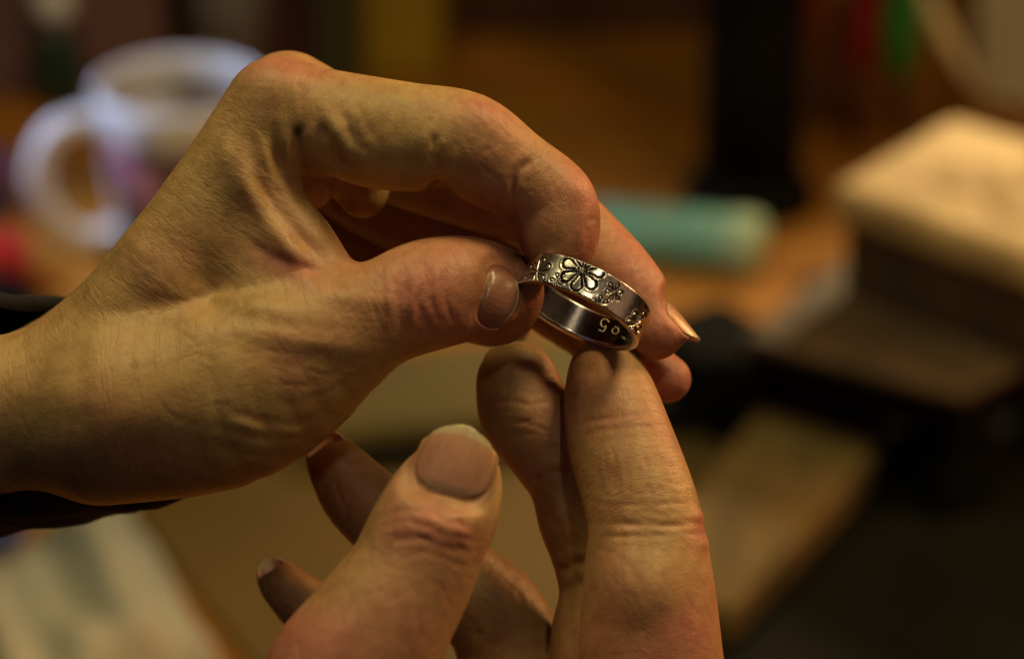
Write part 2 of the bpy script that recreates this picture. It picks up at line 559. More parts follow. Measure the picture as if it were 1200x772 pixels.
def build_hand(name, G, palm, fingers, kblend, ksep, creases, nails, reds, dirt_and_shade, bumps=(), label='', extra=None, cut=None):
    Fp = G.new()
    for ch, k in palm:
        c = spline_chain(ch, 3)
        G2 = G.new(); G.chain(G2, c)
        Fp = smin(Fp, G2, k)
        del G2
    total = None
    chains = []
    for i, f in enumerate(fingers):
        ch = spline_chain(f['pts'], 5); chains.append(ch)
        Ff = G.new(); G.chain(Ff, ch, k=0.35)
        for e in f.get('pads', ()):
            c = P(*e[0]); G.ell(Ff, c, [x / PXMM for x in e[1]], None, e[2] / PXMM)
        for e in f.get('dents', ()):
            c = P(*e[0]); G.ell(Ff, c, [x / PXMM for x in e[1]], None, e[2] / PXMM, sub=True)
        Ff = smin(Fp, Ff, f.get('k', kblend))
        total = Ff if total is None else smin(total, Ff, ksep)
    if extra:
        extra(G, total)
    V, Q = surface_nets(G, total)
    del total
    V = laplace(V, Q, 3)
    V, Q = subdivide(V, Q)
    V = laplace(V, Q, 3)
    Nn = normals(V, Q)
    # finger ids and coordinates
    best = np.full(len(V), 1e9); fid = np.full(len(V), -1); fc = np.zeros((len(V), 3), np.float32)
    V32 = V.astype(np.float32)
    for i, ch in enumerate(chains + [spline_chain(palm[0][0], 3)]):
        acc = 0.0
        pid = i if i < len(chains) else -1
        rmean = float(ch[:, 3].mean())
        for a, b in zip(ch[:-1], ch[1:]):
            ba = b[:3] - a[:3]; ln = np.linalg.norm(ba)
            w = V32 - a[:3]
            h = np.clip(w @ ba / (ln ** 2), 0, 1)
            rv = w - h[:, None] * ba
            d = np.linalg.norm(rv, axis=1) - (a[3] + h * (b[3] - a[3]))
            if pid == -1: d = d + .6
            m = d < best
            best[m] = d[m]; fid[m] = pid
            ax = ba / ln
            u = np.cross(ax, [0, 0, 1.0]); u /= np.linalg.norm(u) + 1e-9; v = np.cross(ax, u)
            ang = np.arctan2(rv[m] @ u, -(rv[m] @ v))
            fc[m, 0] = acc + h[m] * ln; fc[m, 1] = ang * rmean; fc[m, 2] = i * 7.3
            acc += ln
    px = project(V)
    tint = np.zeros((len(V), 4), np.float32); tint[:, 3] = 1
    # broad lumps (veins, tendons, pads): (fingers, px, py, rx, ry, angle, height mm)
    disp = np.zeros(len(V))
    for fin, x, y, rx, ry, an, hh in bumps:
        ca, sa = math.cos(R(an)), math.sin(R(an))
        dx, dy = px[:, 0] - x, px[:, 1] - y
        g = np.exp(-(((dx * ca + dy * sa) / rx) ** 2 + ((-dx * sa + dy * ca) / ry) ** 2))
        m = (Nn[:, 2] > -.2)
        if fin is not None: m &= np.isin(fid, fin)
        disp += np.where(m, g * hh * np.clip(Nn[:, 2] + .3, 0, 1), 0)
    V = V + Nn * disp[:, None]
    Nn = normals(V, Q)
    disp = carve(V, Nn, px, fid, tint, creases)
    # nail beds
    V = V + Nn * disp[:, None]
    for nl in nails:
        if nl.px is not None:            # sit the nail on the surface seen there
            m = np.isin(fid, nl.fin) & (np.hypot(px[:, 0] - nl.px[0], px[:, 1] - nl.px[1]) < 9) & (Nn[:, 2] > 0)
            m2 = np.isin(fid, nl.fin) & (np.hypot(px[:, 0] - nl.px[0], px[:, 1] - nl.px[1]) < 22) & (Nn[:, 2] > 0)
            nn = Nn[m2].mean(0) * (1 - nl.mixn) + nl.n * nl.mixn
            nl.setup(V[m].mean(0), nl.d, nn)
            nl.c = nl.c + nl.n * nl.lift
        a, b, h = nl.local(V)
        near = (np.abs(a) < 1.75) & (np.abs(b) < 2.0) & (np.abs(h) < 4.0)
        ua = np.abs(a) * nl.W / 2; ub = b * nl.L / 2
        rc_ = nl.W * .30
        qa = ua - (nl.W / 2 - rc_); qb = np.abs(ub) - (nl.L / 2 - rc_)
        dd = np.hypot(np.maximum(qa, 0), np.maximum(qb, 0)) + np.minimum(np.maximum(qa, qb), 0) - rc_
        dist = ub > nl.L * .30                                 # free-edge end
        bc = np.clip(b, -1, 1)
        base = -nl.sag * bc * bc - nl.sag * .6 * bc
        bed = np.where(b > .72, -.75, -.32)
        tgt = base + np.where(dd < 0, bed, np.where(dist, bed - .1, -.32 + .62 * np.clip(dd / .35, 0, 1)))
        fall = np.where(dd < 0, 1.0, np.exp(-(dd / np.where(dist, .9, 1.5)) ** 2))
        dl = np.where(near, np.clip(tgt - h, -2.6, 2.2) * fall, 0)
        w = V - nl.c; aa = w @ nl.s
        hh = w @ nl.n + nl.R
        ln_ = np.hypot(aa, hh) + 1e-6
        dirn = (nl.s[None] * aa[:, None] + nl.n[None] * hh[:, None]) / ln_[:, None]
        V = V + dirn * dl[:, None]
        tint[near & (dd < .8) & (dd > -.3) & ~dist, 0] += .15
    for fin, x, y, rx, ry, an, s in reds:
        ca, sa = math.cos(R(an)), math.sin(R(an))
        dx, dy = px[:, 0] - x, px[:, 1] - y
        g = np.exp(-(((dx * ca + dy * sa) / rx) ** 2 + ((-dx * sa + dy * ca) / ry) ** 2))
        if fin is not None: g = g * np.isin(fid, fin)
        tint[:, 0] += s * g
    for fin, x, y, rx, ry, an, s in dirt_and_shade:
        ca, sa = math.cos(R(an)), math.sin(R(an))
        dx, dy = px[:, 0] - x, px[:, 1] - y
        g = np.exp(-(((dx * ca + dy * sa) / rx) ** 2 + ((-dx * sa + dy * ca) / ry) ** 2))
        if fin is not None: g = g * np.isin(fid, fin)
        tint[:, 1] += s * g
    for i, ch in enumerate(chains):
        tot_ = np.linalg.norm(np.diff(ch[:, :3], axis=0), axis=1).sum()
        m = fid == i
        e = np.clip((fc[m, 0] - (tot_ - 16)) / 12, 0, 1)
        e2 = np.clip((fc[m, 0] - (tot_ - 34)) / 26, 0, 1)
        tint[m, 2] = e * .55; tint[m, 0] += e2 * .50
    tint = np.clip(tint, 0, 1)
    W = cam2world(V)
    o = mesh_obj(name, W, Q, MSKIN, origin=W.mean(0))
    at = o.data.attributes.new('tint', 'FLOAT_COLOR', 'POINT'); at.data.foreach_set('color', tint.ravel())
    at = o.data.attributes.new('fcoord', 'FLOAT_VECTOR', 'POINT'); at.data.foreach_set('vector', fc.ravel())
    for nl in nails:
        nl.build(o)
    print(name, len(V), 'verts')
    return o
#BODY
# ------------------------------------------------------------------ left hand
LH = Grid([-112, -38, -64], [40, 54, 24], 0.55)
left_palm = [
    ([(325, 130, -25, 60), (240, 268, -30, 68), (140, 410, -50, 85), (30, 481, -60, 90), (-170, 500, -60, 96)], 3.0),
    ([(335, 121, -150, 56), (240, 270, -190, 66), (130, 412, -190, 78), (0, 485, -190, 84), (-170, 500, -190, 88)], 5.0),
    ([(310, 190, -340, 46), (230, 300, -345, 58), (120, 430, -320, 68), (0, 490, -290, 74), (-170, 500, -280, 80)], 5.0),
    ([(392, 412, 15, 60), (335, 450, 15, 78), (250, 474, 0, 100), (120, 490, -30, 100)], 5.0),
    ([(285, 205, -15, 48), (310, 246, -10, 47), (345, 290, -5, 47), (370, 328, 0, 46)], 3.0),
    ([(290, 290, -25, 58), (330, 370, -5, 66)], 4.0),
    ([(345, 150, -60, 50), (360, 212, -75, 33)], 2.0),
    ([(400, 175, -100, 50), (425, 226, -120, 28)], 2.0),
]
TH, IX, MD, RG, LT = 0, 1, 2, 3, 4
left_fingers = [
    dict(pts=[(150, 470, -10, 95), (270, 445, 10, 84), (370, 400, 30, 68), (440, 370, 32, 61), (500, 346, 18, 65), (550, 338, -8, 60), (588, 343, -32, 50)], k=5.0,
         pads=[((575, 372, -45), (48, 34, 40), 18)]),
    dict(pts=[(330, 132, -25, 60), (400, 146, -12, 61), (480, 160, 0, 62), (545, 170, 0, 61), (600, 202, -6, 52), (645, 236, -12, 51), (654, 266, -8, 49), (657, 288, -6, 40)], k=3.0,
         dents=[((516, 236, 10), (16, 26, 60), 14)], pads=[((450, 178, 0), (60, 40, 50), 20), ((575, 205, 0), (36, 30, 42), 14)]),
    dict(pts=[(340, 121, -150, 56), (450, 175, -165, 58), (560, 214, -175, 56), (640, 246, -165, 47), (693, 290, -140, 44), (733, 336, -110, 44), (767, 380, -92, 37)], k=3.0,
         pads=[((765, 392, -80), (34, 30, 28), 14)]),
    dict(pts=[(330, 150, -250, 52), (440, 225, -290, 54), (560, 290, -280, 50), (680, 370, -230, 44), (745, 425, -180, 35), (782, 444, -165, 28)], k=3.0),
    dict(pts=[(310, 190, -340, 46), (420, 290, -370, 46), (520, 350, -340, 40), (590, 375, -300, 34)], k=3.0),
]
left_nails = [
    Nail(P(578, 350, 20), (0.92, -0.36, -0.35), (0.50, 0.18, 0.86), 11.4, 6.6, 7.4, sag=.2, thick=.45, px=(587, 347), fin=[0], mixn=.6, free=.09, shade=1.0),
    Nail(P(801, 373, -100), (0.66, -0.74, 0.05), (0.72, 0.62, -0.06), 10.0, 9.4, 5.6, sag=.2, thick=.5, free=.2),
]
left_creases = [
    # thumb knuckle folds
    ([TH], [(462, 318), (452, 350), (456, 385)], 4, .35), ([TH], [(478, 308), (466, 345), (472, 392)], 4, .45),
    ([TH], [(497, 305), (500, 330), (490, 355), (503, 385), (520, 398)], 4, .55), ([TH], [(512, 318), (506, 350), (514, 380)], 3.5, .5),
    ([TH], [(524, 300), (520, 335), (526, 365), (540, 392)], 3.5, .4), ([TH], [(440, 325), (436, 352), (446, 392)], 4, .25),
    ([TH], [(484, 330), (486, 360), (494, 388)], 3, .3), ([TH], [(468, 300), (476, 292), (496, 286)], 3, .2),
    # folds under the thumb
    (None, [(265, 478), (300, 492), (340, 498), (385, 482)], 5, .7), (None, [(250, 495), (300, 512), (350, 512), (390, 494)], 4, .5),
    (None, [(235, 512), (280, 530), (330, 534)], 5, .5), (None, [(310, 470), (350, 472), (400, 452), (440, 425)], 4.5, .4),
    (None, [(330, 455), (375, 445), (425, 422)], 4, .3), (None, [(215, 535), (260, 552), (300, 556)], 5, .4),
    (None, [(300, 425), (345, 425), (390, 405)], 5, .22),
    # web between thumb and index
    (None, [(296, 150), (296, 195), (318, 235), (350, 275), (388, 315)], 7, 1.5, .3), (None, [(292, 285), (320, 300), (352, 314), (385, 322)], 6, 1.1, .6),
    (None, [(322, 150), (324, 185), (340, 215), (365, 245)], 5, .8), (None, [(348, 140), (350, 185), (366, 225), (385, 245)], 5, 1.1),
    (None, [(305, 170), (312, 205), (335, 240)], 4, .5), (None, [(275, 170), (280, 215), (300, 262), (340, 300)], 7, .5),
    (None, [(375, 135), (382, 165), (400, 190), (432, 216)], 7, 1.6, .2), ([IX, -1], [(400, 128), (412, 158), (430, 182)], 5, .5), ([IX, -1], [(345, 95), (356, 112), (352, 135)], 4, .3),
    ([IX], [(420, 120), (432, 150), (448, 172)], 4, .25),
    # index finger
    ([IX], [(512, 148), (508, 172), (514, 196), (528, 224)], 5, 1.3, .3), ([IX], [(520, 175), (528, 200), (545, 220)], 4, .5),
    ([IX], [(502, 112), (512, 128), (514, 150)], 4, .3), ([IX], [(476, 102), (496, 122), (506, 142)], 4, .2), ([IX], [(530, 106), (540, 120), (542, 138)], 3, .18),
    ([IX], [(552, 112), (560, 128), (558, 150)], 3, .18), ([IX], [(572, 120), (576, 138), (570, 158)], 3, .18), ([IX], [(590, 150), (582, 170), (560, 180)], 3, .15),
    ([IX], [(626, 186), (610, 198), (602, 214), (600, 245), (605, 275)], 4.5, 1.5, .3), ([IX], [(560, 190), (575, 205), (592, 214)], 3.5, .3),
    ([IX], [(640, 175), (648, 190), (640, 208)], 3, .2), ([IX], [(664, 196), (668, 208), (660, 222)], 3, .16), ([IX], [(672, 205), (680, 220), (676, 238)], 3, .16),
    ([IX], [(633, 215), (640, 232), (632, 255)], 2.5, .12), ([IX], [(655, 205), (652, 228), (660, 250)], 2.5, .14),
    ([IX], [(688, 285), (690, 262), (700, 252)], 4, .5, .6),
    # middle finger
    ([MD], [(712, 252), (722, 268), (716, 290)], 3, .25), ([MD], [(742, 275), (748, 296), (738, 315)], 3, .3), ([MD], [(752, 290), (754, 308), (744, 326)], 3, .25),
    ([MD], [(766, 312), (766, 330), (752, 350)], 2.5, .2), ([MD], [(784, 352), (776, 372), (780, 392)], 3.5, .4),
    # back of the hand
    (None, [(180, 280), (230, 300), (280, 345)], 8, .18), (None, [(150, 350), (220, 360), (280, 395)], 9, .18), (None, [(95, 330), (88, 400), (100, 480), (125, 560)], 14, .6, 0),
]
left_creases = [(c[0], c[1], c[2], c[3] * (.55 if c[0] is None and min(q[1] for q in c[1]) > 400 else 1), *c[4:]) for c in left_creases]
left_creases += fine(None, 340, 440, 50, 45, 12, 14, 46) + fine(None, 300, 400, 70, 50, -48, 12, 26, 40) + fine([TH], 490, 345, 34, 36, 82, 14, 46, 30) + fine([TH], 430, 370, 50, 30, 20, 20, 20)
left_creases += fine([IX], 560, 150, 30, 22, 80, 16, 26, 26) + fine([IX], 640, 220, 24, 24, 60, 20, 26, 26) + fine([IX, -1], 440, 160, 50, 24, 72, 16, 22, 30) + fine([MD], 750, 320, 20, 30, 20, 30, 16, 20)
left_creases += fine(None, 220, 330, 60, 70, 40, 22, 34, 44) + fine(None, 330, 230, 30, 50, 62, 14, 26, 40)
left_bumps = [
    (None, 205, 345, 26, 90, -40, .8), (None, 300, 360, 70, 16, 10, 1.0), (None, 150, 470, 50, 60, 0, .9), (None, 115, 520, 40, 30, 0, .6),
    (None, 330, 395, 90, 14, 8, .7), ([TH], 420, 350, 50, 12, 8, .4), ([IX, -1], 330, 95, 30, 22, 0, .7), (None, 285, 215, 14, 50, -25, .9), (None, 335, 290, 14, 40, -38, 1.2),
    (None, 300, 500, 50, 9, 8, .22), (None, 305, 521, 50, 9, 8, .2), ([TH], 455, 350, 5, 32, 0, .35), ([TH], 484, 345, 5, 30, 0, .35), ([TH], 510, 340, 6, 30, 0, .25), ([IX], 565, 135, 25, 20, 30, .5), ([IX], 672, 222, 22, 18, 40, .4),
    (None, 50, 460, 120, 35, 10, .7), (None, 395, 155, 10, 26, -30, .6), (None, 336, 180, 8, 34, -8, .6), (None, 312, 195, 7, 34, -15, .4),
]
left_reds = [(None, 330, 78, 55, 22, 8, .75), (None, 320, 310, 60, 14, 25, .5), ([TH], 500, 345, 45, 40, 0, .35), ([IX], 690, 215, 24, 40, -20, .7), ([IX], 560, 130, 60, 20, 20, .25),
             ([IX], 690, 290, 14, 30, 0, .8), ([MD], 760, 300, 26, 60, -40, .6), ([MD], 765, 400, 50, 30, 20, .5), ([RG], 780, 445, 60, 40, 0, .9), ([TH], 610, 360, 30, 40, 0, .25),
             (None, 340, 130, 40, 30, 0, .15), (None, 330, 235, 40, 30, 40, .25), (None, 380, 390, 80, 20, 0, .2)]
left_dirts = [(None, 352, 150, 6, 9, 20, .75), (None, 347, 155, 12, 5, 50, .5), ([TH], 602, 292, 12, 6, 40, .8), ([TH], 608, 299, 6, 4, 30, .7), ([TH], 594, 288, 6, 3, 10, .5), ([IX], 700, 255, 6, 10, 0, .3)]
lh = build_hand('hand', LH, left_palm, left_fingers, 4.0, 0.5, left_creases, left_nails, left_reds, left_dirts, left_bumps)
tag(lh, 'upper hand coming in from the left, pinching the silver ring between thumb and index finger', 'hand', 'hands of the jeweller')

# loose black cuff round the left wrist
def cuff():
    NA, NB = 72, 22
    V = []
    for j in range(NB + 1):
        t = j / NB
        for i in range(NA):
            a = 2 * math.pi * i / NA
            # oval round the forearm; far side reaches further towards the fingers
            cy, cz = -13.5, -24.0
            y = cy + 20.5 * math.sin(a) - (0.6 if math.sin(a) < 0 else 0) * abs(math.sin(a))
            z = cz + 33 * math.cos(a)
            front = 0.5 + 0.5 * math.cos(a)
            edge = -70 - 34 * front ** 1.2 + (25 if math.sin(a) < 0 else -1) * abs(math.sin(a)) ** 2  # underside drawn out towards the palm to stand in for shade there
            x = edge - t * 60
            wv = .9 * math.sin(3 * a + t * 9) + .7 * math.sin(7 * a - t * 14) + .5 * math.sin(t * 40 + 2 * math.sin(a * 2))
            s = 1 + t * .12
            if math.sin(a) < 0: y += 6.0 * max(0, 1 - t / .45) ** 2 * abs(math.sin(a))
            V.append((x, cy + (y - cy) * s + wv * math.sin(a), cz + (z - cz) * s + wv * math.cos(a)))
    F = []
    for j in range(NB):
        for i in range(NA):
            k = (i + 1) % NA
            F.append((j * NA + i, (j + 1) * NA + i, (j + 1) * NA + k, j * NA + k))
    o = mesh_obj('sleeve', cam2world(np.array(V)), np.array(F), MCLOTH, lh)
    m = o.modifiers.new('s', 'SOLIDIFY'); m.thickness = .0022; m.offset = 1
    return o
MCLOTH = simple_mat('black_cloth', (0.010, 0.010, 0.009), (0.004, 0.004, 0.004), 300, .95, bump=.4)
cuff()

# ------------------------------------------------------------------ right hand
RH = Grid([-54, -92, -46], [44, 6, 46], 0.55)
right_palm = [
    ([(500, 1020, 60, 120), (640, 1000, 0, 130), (770, 960, 0, 105)], 5.0),
    ([(640, 1000, 0, 130), (700, 1180, 20, 130)], 8.0),
    ([(420, 1000, 130, 110), (620, 1120, 40, 120)], 8.0),
]
right_fingers = [
    dict(pts=[(534, 562, 150, 53), (520, 590, 155, 66), (500, 630, 160, 71), (478, 680, 165, 74), (440, 740, 172, 84), (395, 820, 175, 96), (400, 960, 150, 110)], k=6.0,
         dents=[((528, 540, 225), (60, 60, 18), 10)]),
    dict(pts=[(709, 438, -84, 43), (716, 470, -70, 54), (728, 520, -42, 62), (748, 580, -16, 65), (757, 622, -2, 67), (760, 690, 8, 77), (763, 772, 15, 84), (768, 880, 10, 94)], k=6.0,
         pads=[((735, 545, -5), (40, 34, 34), 18), ((752, 690, 30), (52, 60, 60), 20)]),
    dict(pts=[(606, 448, -128, 48), (617, 485, -128, 54), (650, 527, -122, 54), (670, 563, -114, 50), (682, 608, -105, 50), (700, 655, -95, 51), (712, 700, -80, 56), (712, 760, -60, 67), (740, 860, -30, 84)], k=5.0),
    dict(pts=[(398, 553, -140, 37), (430, 590, -146, 45), (490, 640, -155, 50), (556, 700, -165, 57), (586, 732, -160, 60), (618, 820, -110, 72), (640, 930, -50, 95)], k=6.0),
    dict(pts=[(334, 688, -190, 28), (365, 715, -195, 34), (430, 770, -195, 42), (510, 850, -160, 58), (590, 960, -80, 90)], k=6.0),
]
right_nails = [
    Nail(P(533, 541, 203), (0.28, 0.94, -0.10), (-0.05, 0.10, 1.0), 13.4, 11.8, 8.4, sag=.5, thick=.5, px=(534, 540), fin=[0], mixn=.6, free=.16, lift=.1),
    Nail(P(384, 533, -158), (-0.45, 0.80, -0.25), (-0.35, 0.25, -0.90), 8.6, 9.0, 5.4, sag=.2),
    Nail(P(322, 676, -206), (-0.50, 0.80, -0.25), (-0.40, 0.25, -0.85), 6.8, 7.2, 4.2, sag=.2),
    Nail(P(600, 425, -168), (-0.10, 0.95, -0.1), (0.1, 0.1, -1), 9.4, 9, 6, sag=.2),
]
rc = [
    # index palmar folds
    ([IX], [(668, 498), (700, 492), (740, 488), (775, 482)], 3.5, .35, .2), ([IX], [(672, 512), (712, 503), (752, 500), (786, 500)], 3, .25, .2),
    ([IX], [(695, 612), (740, 614), (785, 616), (822, 612)], 4, .6, .3), ([IX], [(700, 628), (745, 628), (795, 626), (826, 624)], 3, .35, .2),
    ([IX], [(690, 588), (735, 592), (785, 590), (818, 588)], 3, .25, .15), ([IX], [(722, 520), (718, 545), (724, 575)], 4, .25), ([IX], [(742, 508), (735, 540), (738, 580)], 3, .18),
    ([IX], [(705, 515), (700, 545), (706, 580)], 3, .2), ([IX], [(760, 520), (758, 555), (765, 590)], 3, .15), ([IX], [(705, 640), (735, 660), (760, 700)], 5, .22),
    ([IX], [(770, 535), (785, 545), (800, 540)], 3, .18), ([IX], [(775, 560), (792, 568), (806, 564)], 3, .18), ([IX], [(690, 455), (715, 462), (745, 458)], 2.5, .12),
    # middle finger
    ([MD], [(575, 472), (598, 470), (620, 474), (648, 470)], 3, .35), ([MD], [(590, 492), (620, 496), (650, 510)], 3, .3), ([MD], [(600, 512), (628, 508), (655, 516)], 2.5, .2),
    ([MD], [(618, 566), (645, 554), (676, 548)], 4.5, 1.6, .3), ([MD], [(640, 575), (646, 600), (660, 630)], 4, .4), ([MD], [(658, 565), (664, 595), (674, 625)], 4, .35),
    ([MD], [(632, 585), (640, 612), (652, 640)], 3, .25), ([MD], [(650, 672), (672, 660), (696, 656)], 5, 1.6, .3), ([MD], [(650, 700), (662, 690), (690, 680)], 4, .4),
    # thumb knuckle
    ([TH], [(448, 608), (470, 598), (500, 600), (530, 612), (560, 612)], 4, .30), ([TH], [(440, 622), (468, 612), (500, 616), (530, 628), (566, 630)], 3.5, .30),
    ([TH], [(452, 640), (484, 628), (516, 640), (548, 646)], 3.5, .28), ([TH], [(470, 655), (500, 646), (535, 662), (556, 660)], 3.5, .22),
    ([TH], [(500, 594), (515, 606), (510, 622), (524, 634)], 3, .25), ([TH], [(530, 600), (540, 615), (534, 632), (545, 648)], 3, .25), ([TH], [(480, 600), (484, 615), (476, 630)], 3, .2),
    ([TH], [(478, 584), (505, 590), (540, 594), (572, 590)], 3, .2), ([TH], [(484, 592), (520, 600), (560, 602)], 2.5, .15), ([TH], [(500, 675), (520, 690), (528, 720)], 4, .15), ([TH], [(556, 560), (572, 566), (582, 560)], 3, .15),
    # ring and little fingers
    ([RG], [(392, 560), (398, 580), (408, 600)], 3, .4), ([RG], [(420, 560), (408, 590), (404, 615)], 3, .25), ([RG], [(565, 690), (585, 705), (595, 740)], 3, .35),
    ([RG], [(545, 735), (575, 745), (600, 740)], 4, .6, .2), ([RG], [(560, 750), (590, 756), (620, 745)], 3, .35), ([RG], [(590, 680), (610, 700), (615, 740)], 3, .3), ([RG], [(600, 720), (625, 735), (640, 765)], 3, .3),
    ([RG], [(540, 720), (560, 730), (580, 724)], 3, .3), ([LT], [(318, 690), (326, 705), (340, 715)], 2.5, .3),
]
rc += fine([TH], 505, 625, 44, 24, 6, 18, 46, 30) + fine([TH], 450, 700, 44, 50, -60, 22, 30, 36) + fine([IX], 728, 545, 30, 34, 84, 12, 34, 36) + fine([IX], 755, 600, 34, 18, 4, 14, 22, 40)
rc += fine([IX], 765, 690, 34, 46, 60, 30, 26, 40) + fine([MD], 612, 490, 26, 24, 10, 24, 20, 26) + fine([MD], 660, 610, 14, 34, 70, 14, 18, 34) + fine([RG], 590, 720, 26, 28, 20, 50, 30, 26) + fine([RG], 400, 575, 20, 24, 50, 30, 14, 24)
right_bumps = [([TH], 510, 618, 24, 16, 10, .35), ([TH], 540, 628, 14, 12, 0, .3), ([TH], 476, 618, 16, 10, 0, .25), ([TH], 420, 730, 18, 60, 35, .4), ([IX], 740, 550, 26, 34, 0, .6), ([IX], 758, 700, 40, 50, 0, .8),
               ([IX], 822, 604, 10, 8, 0, .5), ([IX], 830, 636, 10, 9, 0, .5), ([IX], 706, 455, 26, 22, 0, .4), ([MD], 612, 480, 30, 24, 0, .4), ([MD], 650, 605, 18, 30, 20, .5)]
right_reds = [([TH], 470, 690, 120, 120, 0, .42), ([IX], 740, 560, 70, 120, 0, .28), ([MD], 640, 520, 60, 100, 0, .2), ([TH], 515, 620, 60, 30, 10, .38), ([TH], 545, 640, 30, 20, 10, .22), ([TH], 330, 770, 60, 40, -40, .6), ([TH], 500, 745, 40, 40, 0, .2), ([IX], 790, 500, 24, 60, -20, .4), ([IX], 822, 615, 16, 24, 0, .8),
              ([IX], 740, 490, 70, 30, 0, .25), ([IX], 800, 740, 40, 60, 0, .3), ([MD], 655, 400, 30, 60, 0, .5), ([RG], 420, 600, 40, 40, 0, .35), ([RG], 390, 550, 30, 30, 0, .25), ([LT], 330, 690, 30, 30, 0, .4), ([IX], 700, 430, 40, 30, 0, .25)]
right_darks = [([TH], 515, 577, 18, 1.6, 8, .35), ([RG], 376, 516, 14, 3, 0, .2), ([LT], 316, 660, 14, 3, 10, .6), ([MD], 590, 405, 30, 12, 0, .4)]  # dark marks; the middle fingertip's stands in for shade beneath the other thumb
rh = build_hand('hand', RH, right_palm, right_fingers, 5.0, 0.5, rc, right_nails, right_reds, right_darks, right_bumps)
tag(rh, 'lower hand with a broad thumbnail in front, its index fingertip under the ring', 'hand', 'hands of the jeweller')

# ------------------------------------------------------------------ ring
AX = np.array([0.43, 0.86, -0.29]); AX /= np.linalg.norm(AX)
RO, RI, WD = 11.35, 9.95, 5.6
RC = P(685.5, 350, 0) - AX * .70
U0 = np.array([0, 0, 1.0]) - AX * AX[2]; U0 /= np.linalg.norm(U0)     # towards the camera
V0 = np.cross(AX, U0)
def ring_hit(px, py, rr, far=False):
    """(theta, axial mm) where the sight line through a photograph pixel meets the ring's wall"""
    o = np.array([0, 0, DF]); d = P(px, py, 0) - o; d /= np.linalg.norm(d)
    w = o - RC
    dp = d - AX * (d @ AX); wp = w - AX * (w @ AX)
    a, b, c = dp @ dp, 2 * dp @ wp, wp @ wp - rr * rr
    disc = max(b * b - 4 * a * c, 0)
    t = (-b + (1 if far else -1) * math.sqrt(disc)) / (2 * a)
    h = w + d * t
    return math.atan2(h @ V0, h @ U0), h @ AX
def ring_pt(th, ax, r):
    th = np.asarray(th)[..., None]; ax = np.asarray(ax)[..., None]; r = np.asarray(r)[..., None]
    return RC + AX * ax + (U0 * np.cos(th) + V0 * np.sin(th)) * r

flowers = []     # theta, axial, petal length mm, petals, turn, style(0 raised outline, 1 plain), darkness
for px, py, ln, npet, turn, st, dk in [(682, 317, 4.0, 7, .33, 0, 1.3), (629, 318, 3.1, 6, .5, 1, 1.1), (654, 329, 1.7, 6, .1, 1, 1.5), (720, 342, 1.8, 6, .5, 1, 1.9), (694, 303, 1.3, 5, .2, 1, 1.2),
                                       (703, 357, 1.7, 6, .9, 1, 1.8), (744, 381, 2.5, 6, .2, 0, .55), (757, 364, 1.5, 6, .6, 1, 1.5)]:
    th, a = ring_hit(px, py, RO)
    flowers.append((th, a, ln, npet, turn, st, dk))
rr_ = random.Random(5)
for i in range(11):
    th = math.pi * .56 + i * (2 * math.pi - math.pi * 1.12) / 10
    big = i % 2 == 0
    flowers.append((th, rr_.uniform(-1.4, 1.4), 3.2 if big else 1.7, 6, rr_.random(), 1, .9))

NT, NO = 1500, 120
prof = []       # (axial, radius, kind)
bev = .28
for i in range(NO + 1):
    u = -1 + 2 * i / NO
    prof.append((u * (WD / 2 - bev), RO, 1))
for a in np.linspace(0, 90, 6)[1:]:
    prof.append((WD / 2 - bev + bev * math.sin(R(a)), RO - bev + bev * math.cos(R(a)), 0))
b2 = .45
for a in np.linspace(90, 0, 7):
    prof.append((WD / 2 - b2 + b2 * math.sin(R(a)), RI + b2 - b2 * math.cos(R(a)), 0))
for i in range(1, 24):
    u = 1 - 2 * i / 24
    prof.append((u * (WD / 2 - b2), RI, 2))
for a in np.linspace(0, 90, 7):
    prof.append((-WD / 2 + b2 - b2 * math.sin(R(a)), RI + b2 - b2 * math.cos(R(a)), 0))
for a in np.linspace(90, 0, 6)[:-1]:
    prof.append((-WD / 2 + bev - bev * math.sin(R(a)), RO - bev + bev * math.cos(R(a)), 0))
prof = np.array(prof); NPF = len(prof)
TH_ = np.linspace(-math.pi, math.pi, NT, endpoint=False)
TT, AXL = np.meshgrid(TH_, prof[:, 0], indexing='ij')
RRr = np.broadcast_to(prof[:, 1], TT.shape).copy()
dark = np.zeros(TT.shape); member = np.full(TT.shape, -1)
out_m = np.broadcast_to(prof[:, 2] == 1, TT.shape)
